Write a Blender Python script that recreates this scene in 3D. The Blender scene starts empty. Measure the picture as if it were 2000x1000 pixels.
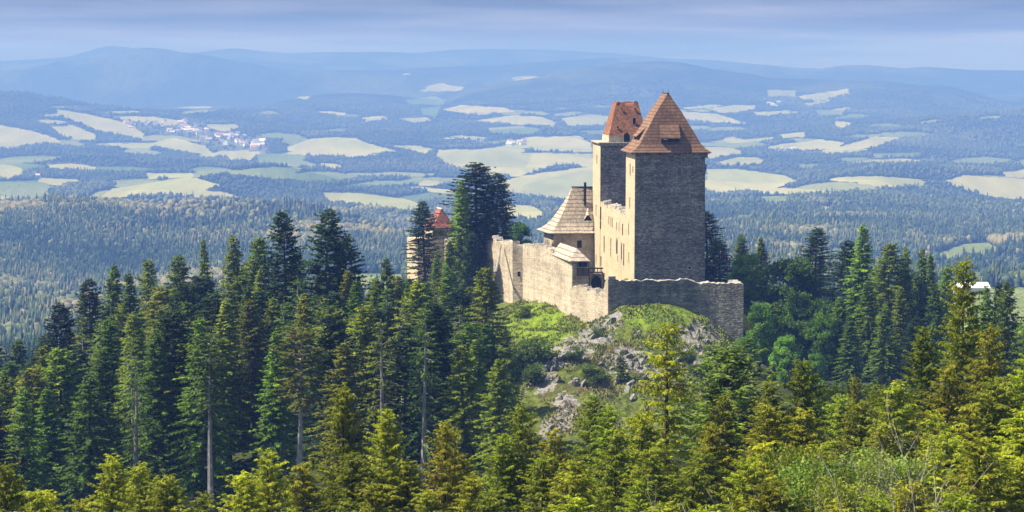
import bpy, math, random
import numpy as np
random.seed(7)
RNG = np.random.default_rng(11)
SC = bpy.context.scene
COL = SC.collection
rad = math.radians

# ------------------------------------------------------------------ camera, sky, sun, exposure
F = 4000.0                      # focal length in photo pixels (photo 2000 x 1000)
PITCH = math.atan(370 / F)      # level line lies at y = 130
cam_d = bpy.data.cameras.new('camera')
cam_d.sensor_width = 36.0
cam_d.lens = 36.0 * F / 2000
cam_d.clip_start = 1.0
cam_d.clip_end = 90000
cam = bpy.data.objects.new('camera', cam_d)
COL.objects.link(cam)
cam.location = (0, 0, 0)
cam.rotation_euler = (math.pi / 2 - PITCH, 0, 0)
SC.camera = cam

SUN_EL = rad(52)
SUN_S = np.array([-math.cos(SUN_EL), 0.05, math.sin(SUN_EL)])
SUN_S /= np.linalg.norm(SUN_S)
EXPOSURE = 1.0
HAZE_DENSITY = 2.15e-4

def setup_light():
    w = bpy.data.worlds.new('World')
    SC.world = w
    w.use_nodes = True
    nt = w.node_tree
    nt.nodes.clear()
    N = nt.nodes.new
    L = nt.links.new
    out = N('ShaderNodeOutputWorld')
    bg = N('ShaderNodeBackground')
    bg.inputs['Strength'].default_value = 0.1
    sky = N('ShaderNodeTexSky')
    sky.sky_type = 'NISHITA'
    sky.sun_disc = False
    sky.sun_elevation = SUN_EL
    sky.sun_rotation = math.atan2(SUN_S[0], SUN_S[1])
    sky.air_density = 1.0
    sky.dust_density = 1.0
    # cloud deck: streaky low stratus over the far hills, breaking up overhead
    tc = N('ShaderNodeTexCoord')
    sep = N('ShaderNodeSeparateXYZ')
    L(tc.outputs['Generated'], sep.inputs[0])
    mp = N('ShaderNodeMapping')
    mp.inputs['Scale'].default_value = (4.0, 4.0, 60.0)
    mp.inputs['Location'].default_value = (3.1, 0.6, 0.0)
    L(tc.outputs['Generated'], mp.inputs[0])
    no = N('ShaderNodeTexNoise')
    no.inputs['Scale'].default_value = 1.6
    no.inputs['Detail'].default_value = 6
    no.inputs['Roughness'].default_value = 0.55
    L(mp.outputs[0], no.inputs['Vector'])
    el = N('ShaderNodeMapRange')
    el.inputs['From Min'].default_value = 0.0
    el.inputs['From Max'].default_value = 0.040
    L(sep.outputs['Z'], el.inputs['Value'])
    add = N('ShaderNodeMath')
    add.operation = 'MULTIPLY_ADD'
    add.inputs[1].default_value = 2.3
    L(no.outputs['Fac'], add.inputs[0])
    el2 = N('ShaderNodeMath')
    el2.operation = 'ADD'
    el2.inputs[1].default_value = -1.15
    L(el.outputs[0], el2.inputs[0])
    L(el2.outputs[0], add.inputs[2])
    ramp = N('ShaderNodeValToRGB')
    e = ramp.color_ramp.elements
    k = 10.0 * 0.5
    e[0].position = 0.05
    e[0].color = (0.58 * k, 0.54 * k, 0.60 * k, 1)
    e[1].position = 0.95
    e[1].color = (0.09 * k, 0.11 * k, 0.13 * k, 1)
    m = e.new(0.45)
    m.color = (0.28 * k, 0.29 * k, 0.34 * k, 1)
    L(add.outputs[0], ramp.inputs[0])
    mask = N('ShaderNodeMapRange')
    mask.inputs['From Min'].default_value = 0.10
    mask.inputs['From Max'].default_value = 0.45
    mask.inputs['To Min'].default_value = 0.92
    mask.inputs['To Max'].default_value = 0.12
    L(sep.outputs['Z'], mask.inputs['Value'])
    mix = N('ShaderNodeMix')
    mix.data_type = 'RGBA'
    L(mask.outputs[0], mix.inputs[0])
    L(sky.outputs[0], mix.inputs[6])
    L(ramp.outputs[0], mix.inputs[7])
    L(mix.outputs[2], bg.inputs['Color'])
    L(bg.outputs[0], out.inputs[0])
    sd = bpy.data.lights.new('sun', 'SUN')
    sd.energy = 5.0
    sd.angle = rad(0.5)
    sd.color = (1.0, 0.92, 0.77)
    so = bpy.data.objects.new('sun', sd)
    COL.objects.link(so)
    from mathutils import Vector
    so.rotation_euler = Vector(tuple(SUN_S)).to_track_quat('Z', 'Y').to_euler()
    SC.view_settings.view_transform = 'Standard'
    SC.view_settings.look = 'None'
    SC.view_settings.exposure = EXPOSURE
    SC.view_settings.gamma = 1
    SC.view_settings.use_curve_mapping = False
    SC.cycles.max_bounces = 5
    SC.cycles.diffuse_bounces = 2
    SC.cycles.glossy_bounces = 1
    SC.cycles.transmission_bounces = 2
    SC.cycles.volume_bounces = 0
    SC.cycles.use_denoising = True
    SC.cycles.sample_clamp_indirect = 4
setup_light()

# ------------------------------------------------------------------ pixel <-> world
SP, CP = math.sin(PITCH), math.cos(PITCH)
def at(px, py, D):
    """world point seen at photo pixel (px, py), D metres ahead"""
    a = (px - 1000.0) / F
    b = -(py - 500.0) / F
    dy = CP + b * SP
    dz = -SP + b * CP
    t = D / dy
    return np.array([a * t, D + 0 * t, dz * t])
def z_at(py, D):
    b = -(np.asarray(py, float) - 500.0) / F
    return D * (-SP + b * CP) / (CP + b * SP)
def proj(X, Y, Z):
    fw = Y * CP - Z * SP
    up = Y * SP + Z * CP
    return 1000 + F * X / fw, 500 - F * up / fw

# ------------------------------------------------------------------ numpy noise
_perm = np.random.default_rng(5).random((512, 512))
def vnoise(x, y):
    xi = np.floor(x).astype(int)
    yi = np.floor(y).astype(int)
    fx = x - xi
    fy = y - yi
    fx = fx * fx * (3 - 2 * fx)
    fy = fy * fy * (3 - 2 * fy)
    a = _perm[xi & 511, yi & 511]
    b = _perm[(xi + 1) & 511, yi & 511]
    c = _perm[xi & 511, (yi + 1) & 511]
    d = _perm[(xi + 1) & 511, (yi + 1) & 511]
    return (a * (1 - fx) + b * fx) * (1 - fy) + (c * (1 - fx) + d * fx) * fy
def fbm(x, y, o=4, g=0.5):
    s = 0
    amp = 1.0
    t = 0
    for i in range(o):
        s = s + amp * (vnoise(x * 2 ** i + 17.3 * i, y * 2 ** i + 9.1 * i) - 0.5)
        t += amp
        amp *= g
    return s / t * 2
def sstep(a, b, x):
    t = np.clip((x - a) / (b - a), 0, 1)
    return t * t * (3 - 2 * t)

# ------------------------------------------------------------------ object helpers
def tag(o, label=None, cat=None, group=None, kind=None):
    if label: o['label'] = label
    if cat: o['category'] = cat
    if group: o['group'] = group
    if kind: o['kind'] = kind
    return o
def mesh_np(name, verts, faces_list, mats=(), midx=None, attrs=None, smooth=False):
    """verts (n,3); faces_list: list of int arrays (m,k)"""
    me = bpy.data.meshes.new(name)
    verts = np.asarray(verts, np.float32)
    me.vertices.add(len(verts))
    me.vertices.foreach_set('co', verts.ravel())
    nl = sum(f.size for f in faces_list)
    npoly = sum(len(f) for f in faces_list)
    me.loops.add(nl)
    me.loops.foreach_set('vertex_index', np.concatenate([f.ravel() for f in faces_list]).astype(np.int32))
    me.polygons.add(npoly)
    tot = np.concatenate([np.full(len(f), f.shape[1], np.int32) for f in faces_list])
    st = np.concatenate([[0], np.cumsum(tot)[:-1]]).astype(np.int32)
    me.polygons.foreach_set('loop_start', st)
    me.polygons.foreach_set('loop_total', tot)
    if midx is not None:
        me.polygons.foreach_set('material_index', np.asarray(midx, np.int32))
    for m in mats: me.materials.append(m)
    if smooth:
        me.polygons.foreach_set('use_smooth', np.ones(npoly, bool))
    if attrs:
        for k, v in attrs.items():
            a = me.attributes.new(k, 'FLOAT', 'POINT')
            a.data.foreach_set('value', np.asarray(v, np.float32))
    me.update(calc_edges=True)
    me.validate()
    return me
def link(name, me, parent=None, loc=(0, 0, 0)):
    o = bpy.data.objects.new(name, me)
    COL.objects.link(o)
    o.location = loc
    if parent: o.parent = parent
    return o
def empty(name, loc):
    o = bpy.data.objects.new(name, None)
    COL.objects.link(o)
    o.location = tuple(float(v) for v in loc)
    return o
class MB:
    """collects polygons in world coordinates"""
    def __init__(s):
        s.v = []
        s.f = []
        s.mi = []
    def poly(s, pts, m=0):
        b = len(s.v)
        s.v += [tuple(float(c) for c in p) for p in pts]
        s.f.append(tuple(range(b, b + len(pts))))
        s.mi.append(m)
    def hexa(s, lo, hi, m=0):
        """prism between two equal-length loops"""
        n = len(lo)
        b = len(s.v)
        s.v += [tuple(float(c) for c in p) for p in lo] + [tuple(float(c) for c in p) for p in hi]
        s.f.append(tuple(range(b + n - 1, b - 1, -1)))
        s.f.append(tuple(range(b + n, b + 2 * n)))
        s.mi += [m, m]
        for i in range(n):
            j = (i + 1) % n
            s.f.append((b + i, b + j, b + n + j, b + n + i))
            s.mi.append(m)
    def box(s, c, ax, ay, az, m=0):
        """c centre, ax ay az half-vectors"""
        c, ax, ay, az = map(np.asarray, (c, ax, ay, az))
        lo = [c - ax - ay - az, c + ax - ay - az, c + ax + ay - az, c - ax + ay - az]
        hi = [p + 2 * az for p in lo]
        s.hexa(lo, hi, m)
    def tube(s, pts, rs, n=6, m=0):
        pts = [np.asarray(p, float) for p in pts]
        rings = []
        for i, p in enumerate(pts):
            d = pts[min(i + 1, len(pts) - 1)] - pts[max(i - 1, 0)]
            d = d / (np.linalg.norm(d) + 1e-9)
            u = np.cross(d, [0.31, 0.95, 0.02])
            u /= np.linalg.norm(u) + 1e-9
            w = np.cross(d, u)
            b = len(s.v)
            for k in range(n):
                a = 2 * math.pi * k / n
                q = p + rs[i] * (math.cos(a) * u + math.sin(a) * w)
                s.v.append((float(q[0]), float(q[1]), float(q[2])))
            rings.append(b)
        for i in range(len(pts) - 1):
            for k in range(n):
                k2 = (k + 1) % n
                s.f.append((rings[i] + k, rings[i] + k2, rings[i + 1] + k2, rings[i + 1] + k))
                s.mi.append(m)
        s.f.append(tuple(rings[-1] + k for k in range(n)))
        s.mi.append(m)
    def build(s, name, mats, parent=None, origin=(0, 0, 0), loc=(0, 0, 0), smooth=False):
        me = bpy.data.meshes.new(name)
        o3 = tuple(float(c) for c in origin)
        me.from_pydata([(a - o3[0], b - o3[1], c - o3[2]) for a, b, c in s.v], [], s.f)
        for m in (mats if isinstance(mats, (list, tuple)) else [mats]): me.materials.append(m)
        me.polygons.foreach_set('material_index', np.array(s.mi, np.int32))
        if smooth: me.polygons.foreach_set('use_smooth', np.ones(len(s.f), bool))
        me.validate()
        me.update()
        return link(name, me, parent, loc)

# ------------------------------------------------------------------ materials
class NT:
    def __init__(s, name):
        s.m = bpy.data.materials.new(name)
        s.m.use_nodes = True
        s.t = s.m.node_tree
        s.t.nodes.clear()
        s.out = s.t.nodes.new('ShaderNodeOutputMaterial')
        s.b = s.t.nodes.new('ShaderNodeBsdfPrincipled')
        s.b.inputs['Roughness'].default_value = 0.85
        s.b.inputs['Specular IOR Level'].default_value = 0.2
        s.t.links.new(s.b.outputs[0], s.out.inputs[0])
        tc = s.t.nodes.new('ShaderNodeTexCoord')
        s.obj = tc.outputs['Object']
        s.gen = tc.outputs['Generated']
    def n(s, typ, **kw):
        nd = s.t.nodes.new(typ)
        for k, v in kw.items():
            setattr(nd, k, v)
        return nd
    def l(s, a, b): s.t.links.new(a, b)
    def map(s, scale=(1, 1, 1), vec=None):
        m = s.n('ShaderNodeMapping')
        m.inputs['Scale'].default_value = scale
        s.l(vec or s.obj, m.inputs[0])
        return m.outputs[0]
    def noise(s, scale, detail=4, rough=0.6, vec=None):
        m = s.n('ShaderNodeTexNoise')
        m.inputs['Scale'].default_value = scale
        m.inputs['Detail'].default_value = detail
        m.inputs['Roughness'].default_value = rough
        s.l(vec or s.obj, m.inputs['Vector'])
        return m.outputs['Fac']
    def voro(s, scale, vec=None, feature='F1', out='Color'):
        m = s.n('ShaderNodeTexVoronoi', feature=feature)
        m.inputs['Scale'].default_value = scale
        s.l(vec or s.obj, m.inputs['Vector'])
        return m.outputs[out]
    def attr(s, name):
        a = s.n('ShaderNodeAttribute', attribute_name=name)
        return a.outputs['Fac']
    def math(s, op, a, b=None, c=None, clamp=False):
        m = s.n('ShaderNodeMath', operation=op, use_clamp=clamp)
        for i, v in enumerate((a, b, c)):
            if v is None: continue
            if isinstance(v, (int, float)): m.inputs[i].default_value = v
            else: s.l(v, m.inputs[i])
        return m.outputs[0]
    def ramp(s, fac, stops):
        r = s.n('ShaderNodeValToRGB')
        e = r.color_ramp.elements
        while len(e) < len(stops): e.new(0.5)
        for i, (p, c) in enumerate(stops):
            e[i].position = p
            e[i].color = (c, c, c, 1) if isinstance(c, (int, float)) else tuple(c) + (1,)
        s.l(fac, r.inputs[0])
        return r.outputs[0]
    def mix(s, fac, a, b, mode='MIX'):
        m = s.n('ShaderNodeMix', data_type='RGBA', blend_type=mode)
        for i, v in ((0, fac), (6, a), (7, b)):
            if isinstance(v, (int, float)): m.inputs[i].default_value = v if i == 0 else (v, v, v, 1)
            elif isinstance(v, tuple): m.inputs[i].default_value = v + (1,)
            else: s.l(v, m.inputs[i])
        return m.outputs[2]
    def bump(s, h, strength, dist):
        b = s.n('ShaderNodeBump')
        b.inputs['Strength'].default_value = strength
        b.inputs['Distance'].default_value = dist
        s.l(h, b.inputs['Height'])
        s.l(b.outputs[0], s.b.inputs['Normal'])
    def color(s, c):
        if isinstance(c, tuple): s.b.inputs['Base Color'].default_value = c + (1,)
        else: s.l(c, s.b.inputs['Base Color'])

def mat_flat(name, c, rough=0.8, var=0.25, scale=3.0, metal=0.0):
    t = NT(name)
    n = t.noise(scale)
    t.color(t.mix(n, tuple(v * (1 - var) for v in c), tuple(min(1, v * (1 + var)) for v in c)))
    t.b.inputs['Roughness'].default_value = rough
    t.b.inputs['Metallic'].default_value = metal
    return t.m
def mat_stone(name, base, contrast=0.5, stain=0.5, cell=(1.9, 1.9, 4.8), bump=0.9, plaster=0.0):
    t = NT(name)
    warp = t.n('ShaderNodeTexNoise')
    warp.inputs['Scale'].default_value = 1.4
    t.l(t.obj, warp.inputs['Vector'])
    vadd = t.n('ShaderNodeVectorMath', operation='MULTIPLY_ADD')
    t.l(warp.outputs['Color'], vadd.inputs[0])
    vadd.inputs[1].default_value = (0.3, 0.3, 0.16)
    t.l(t.obj, vadd.inputs[2])
    mp = t.map(cell, vadd.outputs[0])
    vc = t.voro(1.0, mp)
    vd = t.voro(1.0, mp, out='Distance')
    sepc = t.n('ShaderNodeSeparateColor')
    t.l(vc, sepc.inputs[0])
    stone = t.ramp(sepc.outputs[0], [(0.0, tuple(c * (1 - contrast) for c in base)), (0.6, base), (1.0, tuple(min(1, c * (1 + contrast * 0.75)) for c in base))])
    tint = t.mix(t.math('MULTIPLY', sepc.outputs[1], 0.35), stone, tuple(c * k for c, k in zip(base, (1.12, 0.92, 0.74))))
    joint = t.ramp(vd, [(0.28, 0.0), (0.62, 1.0)])
    col = t.mix(t.math('MULTIPLY', joint, 0.55 * (1 - plaster)), tint, tuple(c * 0.38 for c in base))
    big = t.noise(0.16, 5, 0.65)
    bigc = t.ramp(big, [(0.34, 0.50), (0.5, 1.0), (0.68, 1.22)])
    col = t.mix(stain, col, bigc, 'MULTIPLY')
    strata = t.noise(1.0, 5, 0.65, t.map((0.10, 0.10, 1.5)))
    col = t.mix(stain, col, t.ramp(strata, [(0.36, 0.72), (0.5, 1.0), (0.66, 1.28)]), 'MULTIPLY')
    runs = t.noise(1.0, 4, 0.6, t.map((0.9, 0.9, 0.10)))
    col = t.mix(stain * 0.7, col, t.ramp(runs, [(0.38, 0.62), (0.55, 1.0), (0.75, 1.1)]), 'MULTIPLY')
    if plaster:
        pn = t.noise(0.55, 6, 0.7)
        pm = t.ramp(pn, [(0.43, plaster), (0.56, 0.0)])
        pc = tuple(min(1, c * k) for c, k in zip(base, (1.15, 1.10, 1.0)))
        col = t.mix(pm, col, t.mix(t.noise(2.2, 5), tuple(c * 0.82 for c in pc), pc))
    t.color(col)
    h = t.math('ADD', t.math('MULTIPLY', vd, -1.0), t.math('MULTIPLY', t.noise(5, 4), 0.7))
    t.bump(h, bump, 0.10)
    return t.m
def mat_shingle(name, base, course=0.42, contrast=0.4, wid=3.0):
    t = NT(name)
    sep = t.n('ShaderNodeSeparateXYZ')
    t.l(t.obj, sep.inputs[0])
    wob = t.math('MULTIPLY', t.noise(0.5, 3), 0.25)
    z = t.math('ADD', sep.outputs[2], wob)
    zz = t.math('DIVIDE', z, course)
    row = t.math('FLOOR', zz)
    fr = t.math('FRACT', zz)
    cx = t.n('ShaderNodeCombineXYZ')
    t.l(t.math('MULTIPLY_ADD', sep.outputs[0], wid, t.math('MULTIPLY', row, 0.37)), cx.inputs[0])
    t.l(t.math('MULTIPLY', sep.outputs[1], wid), cx.inputs[1])
    t.l(row, cx.inputs[2])
    vc = t.voro(1.0, cx.outputs[0])
    sepc = t.n('ShaderNodeSeparateColor')
    t.l(vc, sepc.inputs[0])
    col = t.ramp(sepc.outputs[0], [(0, tuple(c * (1 - contrast) for c in base)), (0.55, base), (1, tuple(c * (1 + contrast) for c in base))])
    line = t.ramp(fr, [(0.0, 0.25), (0.16, 0.45), (0.26, 1.0), (1.0, 1.08)])
    col = t.mix(0.8, col, line, 'MULTIPLY')
    col = t.mix(0.55, col, t.ramp(t.noise(0.35, 5, 0.65), [(0.35, 0.6), (0.6, 1.12)]), 'MULTIPLY')
    t.color(col)
    t.bump(t.math('ADD', t.math('MULTIPLY', fr, -1.0), t.math('MULTIPLY', sepc.outputs[1], 0.5)), 0.8, 0.08)
    return t.m
def mat_leaf(name, c1, c2, third=None, trans=0.3, objvar=0.35):
    t = NT(name)
    tint = t.attr('tint')
    stops = [(0.0, c1), (0.62, c2)]
    if third: stops += [(0.93, c2), (0.97, third)]
    col = t.ramp(tint, stops)
    oi = t.n('ShaderNodeObjectInfo')
    col = t.mix(1.0, col, oi.outputs['Color'], 'MULTIPLY')
    var = t.ramp(oi.outputs['Random'], [(0, 1 - objvar), (1, 1 + objvar)])
    col = t.mix(1.0, col, var, 'MULTIPLY')
    patch = t.ramp(t.noise(0.45, 3, 0.6), [(0.36, 0.68), (0.64, 1.35)])
    col = t.mix(0.8, col, patch, 'MULTIPLY')
    t.color(col)
    t.b.inputs['Roughness'].default_value = 0.6
    tr = t.n('ShaderNodeBsdfTranslucent')
    t.l(t.mix(1.0, col, (1.1, 1.25, 0.6), 'MULTIPLY'), tr.inputs[0])
    mx = t.n('ShaderNodeMixShader')
    mx.inputs[0].default_value = trans
    t.l(t.b.outputs[0], mx.inputs[1])
    t.l(tr.outputs[0], mx.inputs[2])
    t.l(mx.outputs[0], t.out.inputs[0])
    return t.m
def mat_bark(name, c):
    t = NT(name)
    n = t.noise(1.0, 5, 0.7, t.map((9, 9, 1.6)))
    t.color(t.mix(0.75, t.ramp(n, [(0.3, tuple(v * 0.4 for v in c)), (0.6, c), (0.8, tuple(min(1, v * 1.5) for v in c))]),
                  t.ramp(t.noise(0.5, 4), [(0.35, 0.6), (0.65, 1.2)]), 'MULTIPLY'))
    t.bump(n, 0.6, 0.03)
    return t.m

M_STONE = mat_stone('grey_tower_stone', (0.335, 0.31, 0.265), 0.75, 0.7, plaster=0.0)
M_PALE = mat_stone('pale_sunlit_stone', (0.56, 0.465, 0.32), 0.24, 0.38, cell=(2.4, 2.4, 5.5), bump=0.5, plaster=0.75)  # plastered stone with the sunlit tone of left-facing walls put into its colour
M_WALL = mat_stone('curtain_wall_stone', (0.57, 0.49, 0.37), 0.38, 0.75, cell=(2.4, 2.4, 5.5), bump=0.55, plaster=0.35)
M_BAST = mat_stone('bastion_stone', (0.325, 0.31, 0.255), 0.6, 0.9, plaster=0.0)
M_CAP = mat_stone('sunlit_wall_top', (0.52, 0.49, 0.42), 0.35, 0.3, cell=(3, 3, 3))  # pale tone of wall tops in the sun, put into the colour
M_DARK = mat_flat('dark_opening', (0.012, 0.012, 0.014))
M_REVEAL = mat_flat('stone_surround', (0.52, 0.43, 0.29), scale=6)
M_SHING = mat_shingle('brown_wood_shingle', (0.22, 0.125, 0.072), course=0.62, contrast=0.25)
M_SHLIGHT = mat_shingle('weathered_grey_shingle', (0.42, 0.35, 0.27), course=0.85, contrast=0.28)
M_BRICK = mat_shingle('orange_brick_spire', (0.27, 0.115, 0.055), course=0.22, contrast=0.4, wid=3.5)
M_TILE = mat_shingle('red_roof_tile', (0.30, 0.11, 0.07), course=0.35)
M_WOOD = mat_flat('dark_brown_timber', (0.085, 0.05, 0.032), scale=5)
M_IRON = mat_flat('black_iron', (0.02, 0.02, 0.022), rough=0.5)
M_METAL = mat_flat('pale_sheet_metal', (0.72, 0.72, 0.70), rough=0.45)
M_BARK = mat_bark('spruce_bark', (0.14, 0.10, 0.075))
M_BARKP = mat_bark('pale_grey_bark', (0.40, 0.37, 0.33))
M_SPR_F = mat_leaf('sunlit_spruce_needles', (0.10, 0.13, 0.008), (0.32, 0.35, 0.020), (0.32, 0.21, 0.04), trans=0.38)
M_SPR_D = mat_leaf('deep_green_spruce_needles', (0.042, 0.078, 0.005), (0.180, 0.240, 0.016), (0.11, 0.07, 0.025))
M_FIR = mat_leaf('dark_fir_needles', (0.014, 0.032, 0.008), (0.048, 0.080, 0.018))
M_BROAD = mat_leaf('broad_green_leaves', (0.045, 0.095, 0.008), (0.13, 0.225, 0.022), trans=0.35)
M_LARCH = mat_leaf('pale_larch_needles', (0.060, 0.090, 0.014), (0.135, 0.175, 0.03), trans=0.35)
M_BUSH = mat_leaf('bush_leaves', (0.03, 0.055, 0.008), (0.09, 0.13, 0.015))
M_DRY = mat_leaf('dry_twig_leaves', (0.12, 0.09, 0.045), (0.19, 0.17, 0.06), (0.28, 0.2, 0.08))

# ------------------------------------------------------------------ near ground: smooth surface through surveyed points
ctrl = []
def cp_px(px, py, D): ctrl.append(at(px, py, D))
def cp_z(px, z, D):
    ctrl.append(np.array([(px - 1000) / F * D * 1.004, D, z]))
for px in (-700, 0, 600, 1000, 1500, 2000, 2700):
    side = -4 if px <= 0 else (0 if px < 1900 else 1)
    for D, z in ((10, -9), (35, -20), (65, -30), (120, -41), (190, -50)):
        cp_z(px, z + side * min(1, D / 100), D)
for px, z in ((-700, -72), (0, -62), (400, -57), (700, -54), (1000, -57), (1300, -60), (1600, -57), (2000, -60), (2700, -66)): cp_z(px, z, 260)
for px, z in ((-700, -84), (0, -68), (400, -58), (700, -55.5), (880, -56), (1600, -58), (1800, -58), (2000, -64), (2700, -74)): cp_z(px, z, 320)
for px, z in ((-700, -95), (0, -76), (300, -64), (600, -58), (800, -56), (1600, -57), (1800, -58), (2000, -70), (2700, -84)): cp_z(px, z, 370)
for px, z in ((-700, -104), (0, -88), (400, -74), (700, -64), (1500, -55), (1700, -60), (2000, -80), (2700, -96)): cp_z(px, z, 430)
for px, z in ((-700, -120), (0, -104), (400, -90), (700, -72), (850, -60), (1000, -50), (1200, -46), (1400, -58), (1700, -76), (2000, -98), (2700, -115)): cp_z(px, z, 520)
for px, z in ((-700, -128), (0, -118), (700, -98), (1100, -88), (1500, -96), (2000, -112), (2700, -125)): cp_z(px, z, 640)
for p in ((1060, 870, 332), (1110, 800, 343), (1200, 765, 350), (1050, 705, 362), (1150, 680, 366), (1250, 650, 376), (1200, 604, 389),
          (1260, 598, 389.5), (1310, 598, 389.5), (1355, 618, 389), (1400, 645, 388), (1445, 680, 387), (1480, 700, 392), (1330, 720, 365), (1420, 745, 366), (1290, 770, 350),
          (1430, 820, 345), (1170, 640, 391), (1130, 626, 398), (1085, 602, 411), (1040, 592, 424), (985, 590, 440), (1000, 680, 386), (1000, 640, 402),
          (950, 780, 355), (1060, 650, 386), (1110, 655, 381), (940, 640, 410), (900, 690, 390), (1300, 553, 402), (1240, 548, 404), (1370, 556, 402), (1430, 575, 400), (1300, 540, 420),
          (1180, 560, 440), (1120, 560, 450), (1250, 545, 450), (1000, 560, 470), (905, 600, 460), (860, 590, 490)): cp_px(*p)
ctrl = np.array(ctrl)
S0 = 100.0
def _phi(r2): return np.where(r2 > 1e-12, r2 * np.log(np.maximum(r2, 1e-12)) * 0.5, 0)
_P = ctrl[:, :2] / S0
_r2 = ((_P[:, None, :] - _P[None, :, :]) ** 2).sum(-1)
_n = len(_P)
_A = np.zeros((_n + 3, _n + 3))
_A[:_n, :_n] = _phi(_r2) + np.eye(_n) * 2e-4
_A[:_n, _n:] = np.c_[np.ones(_n), _P]
_A[_n:, :_n] = _A[:_n, _n:].T
_W = np.linalg.solve(_A, np.r_[ctrl[:, 2], 0, 0, 0])
def g_smooth(X, Y):
    X = np.asarray(X, float)
    Y = np.asarray(Y, float)
    z = _W[_n] + _W[_n + 1] * X / S0 + _W[_n + 2] * Y / S0
    for i in range(_n):
        r2 = (X / S0 - _P[i, 0]) ** 2 + (Y / S0 - _P[i, 1]) ** 2
        z = z + _W[i] * _phi(r2)
    return z
def knoll_mask(X, Y):
    px = 1000 + F * X / Y
    return sstep(930, 1010, px) * (1 - sstep(1470, 1530, px)) * sstep(325, 345, Y) * (1 - sstep(388, 392, Y) * sstep(1150, 1190, px)) * (1 - sstep(425, 440, Y))
def g_near(X, Y):
    X = np.asarray(X, float)
    Y = np.asarray(Y, float)
    z = g_smooth(X, Y)
    k = knoll_mask(X, Y)
    crag = np.abs(fbm(X * 0.16 + 3, Y * 0.16, 4, 0.6))
    z = z + k * (fbm(X * 0.35, Y * 0.35, 4, 0.6) * 1.0 - crag * 1.0 + 0.35)
    z = z + (1 - k) * fbm(X * 0.05, Y * 0.05, 3) * 0.8 * sstep(30, 80, Y)
    return z
def hit(px, py, D0=330, D1=440):
    D = np.arange(D0, D1, 0.25)
    P = at(px, py, D)
    g = g_near(P[0], D)
    i = np.argmax(P[2] < g)
    return np.array([P[0][i], D[i], g[i]])

# ------------------------------------------------------------------ far terrain: ridges at their own distances
LAY = [
 (900, [(-600, 770), (0, 765), (300, 740), (700, 640), (1000, 600), (1500, 620), (2000, 640), (2600, 640)]),
 (1050, [(-600, 745), (0, 735), (400, 690), (700, 600), (1000, 560), (1500, 600), (2000, 605), (2600, 600)]),
 (1250, [(-600, 700), (0, 700), (400, 660), (700, 575), (1500, 570), (1850, 572), (2000, 572), (2600, 572)]),
 (1500, [(0, 655), (400, 640), (700, 560), (1500, 545), (1850, 556), (2000, 556)]),
 (1750, [(-600, 600), (0, 586), (120, 590), (250, 607), (400, 600), (700, 545), (1000, 532), (1500, 525), (2000, 548)]),
 (2000, [(0, 600), (300, 600), (700, 542), (1000, 530), (1500, 520), (2000, 545)]),
 (2350, [(0, 490), (300, 500), (700, 500), (900, 520), (1300, 500), (1500, 490), (1800, 520), (2000, 505)]),
 (2800, [(-600, 380), (0, 392), (120, 387), (200, 393), (300, 405), (400, 403), (500, 400), (600, 406), (700, 432), (800, 468), (900, 500), (1000, 480), (1300, 470), (1500, 440), (1700, 450), (1850, 480), (2000, 470)]),
 (3300, [(0, 410), (300, 425), (700, 440), (900, 440), (1000, 430), (1500, 415), (1800, 425), (2000, 430)]),
 (4200, [(0, 388), (300, 392), (700, 396), (1000, 392), (1500, 380), (1700, 370), (2000, 392)]),
 (4650, [(-600, 350), (0, 352), (250, 364), (400, 338), (500, 318), (560, 324), (650, 348), (760, 374), (900, 388), (1100, 386), (1300, 380), (1500, 372), (1620, 350), (1720, 330), (1800, 345), (2000, 372)]),
 (5300, [(0, 335), (300, 340), (450, 326), (560, 330), (700, 352), (1000, 345), (1500, 340), (1700, 318), (2000, 335)]),
 (6500, [(0, 290), (400, 302), (700, 285), (1000, 290), (1300, 285), (1600, 282), (2000, 285)]),
 (7200, [(0, 240), (300, 258), (700, 252), (1000, 248), (1500, 252), (1700, 238), (1800, 226), (1900, 214), (2000, 207), (2600, 190)]),
 (7900, [(-600, 200), (0, 184), (50, 182), (120, 195), (180, 214), (300, 232), (500, 243), (1000, 238), (1500, 238), (1800, 232), (2000, 222)]),
 (8700, [(0, 222), (300, 226), (500, 228), (1000, 222), (1500, 218), (2000, 222)]),
 (9800, [(-600, 214), (0, 212), (490, 214), (560, 198), (640, 183), (700, 182), (760, 187), (860, 205), (910, 182), (1000, 164), (1100, 145), (1170, 132), (1230, 125), (1330, 128), (1420, 150), (1500, 166), (1600, 165), (1700, 168), (1850, 176), (1960, 202), (2600, 220)]),
 (11500, [(-600, 200), (0, 198), (450, 205), (800, 190), (900, 178), (1300, 180), (2000, 186), (2600, 180)]),
 (12000, [(-600, 140), (0, 133), (60, 130), (110, 118), (180, 113), (225, 101), (275, 95), (320, 98), (370, 108), (430, 113), (500, 122), (560, 132), (620, 134), (700, 133), (780, 131), (830, 127), (950, 123), (1040, 114), (1120, 112), (1200, 110), (1270, 114), (1330, 126), (1380, 140), (1450, 133), (1500, 130), (1530, 138), (1580, 142), (1640, 133), (1690, 132), (1760, 138), (1800, 134), (1850, 137), (2000, 141), (2600, 130)]),
 (13200, [(-600, 150), (600, 150), (2600, 150)]),
 (14800, [(-600, 120), (0, 118), (60, 114), (130, 108), (170, 99), (215, 87), (250, 91), (300, 97), (380, 104), (430, 99), (462, 95), (500, 101), (560, 106), (640, 103), (700, 102), (760, 99), (820, 100), (880, 95), (940, 94), (1020, 96), (1120, 99), (1200, 105), (1300, 115), (1400, 121), (1480, 127), (1560, 136), (1700, 140), (2000, 143), (2600, 130)]),
 (17000, [(-600, 190), (2600, 190)]),
]
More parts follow.
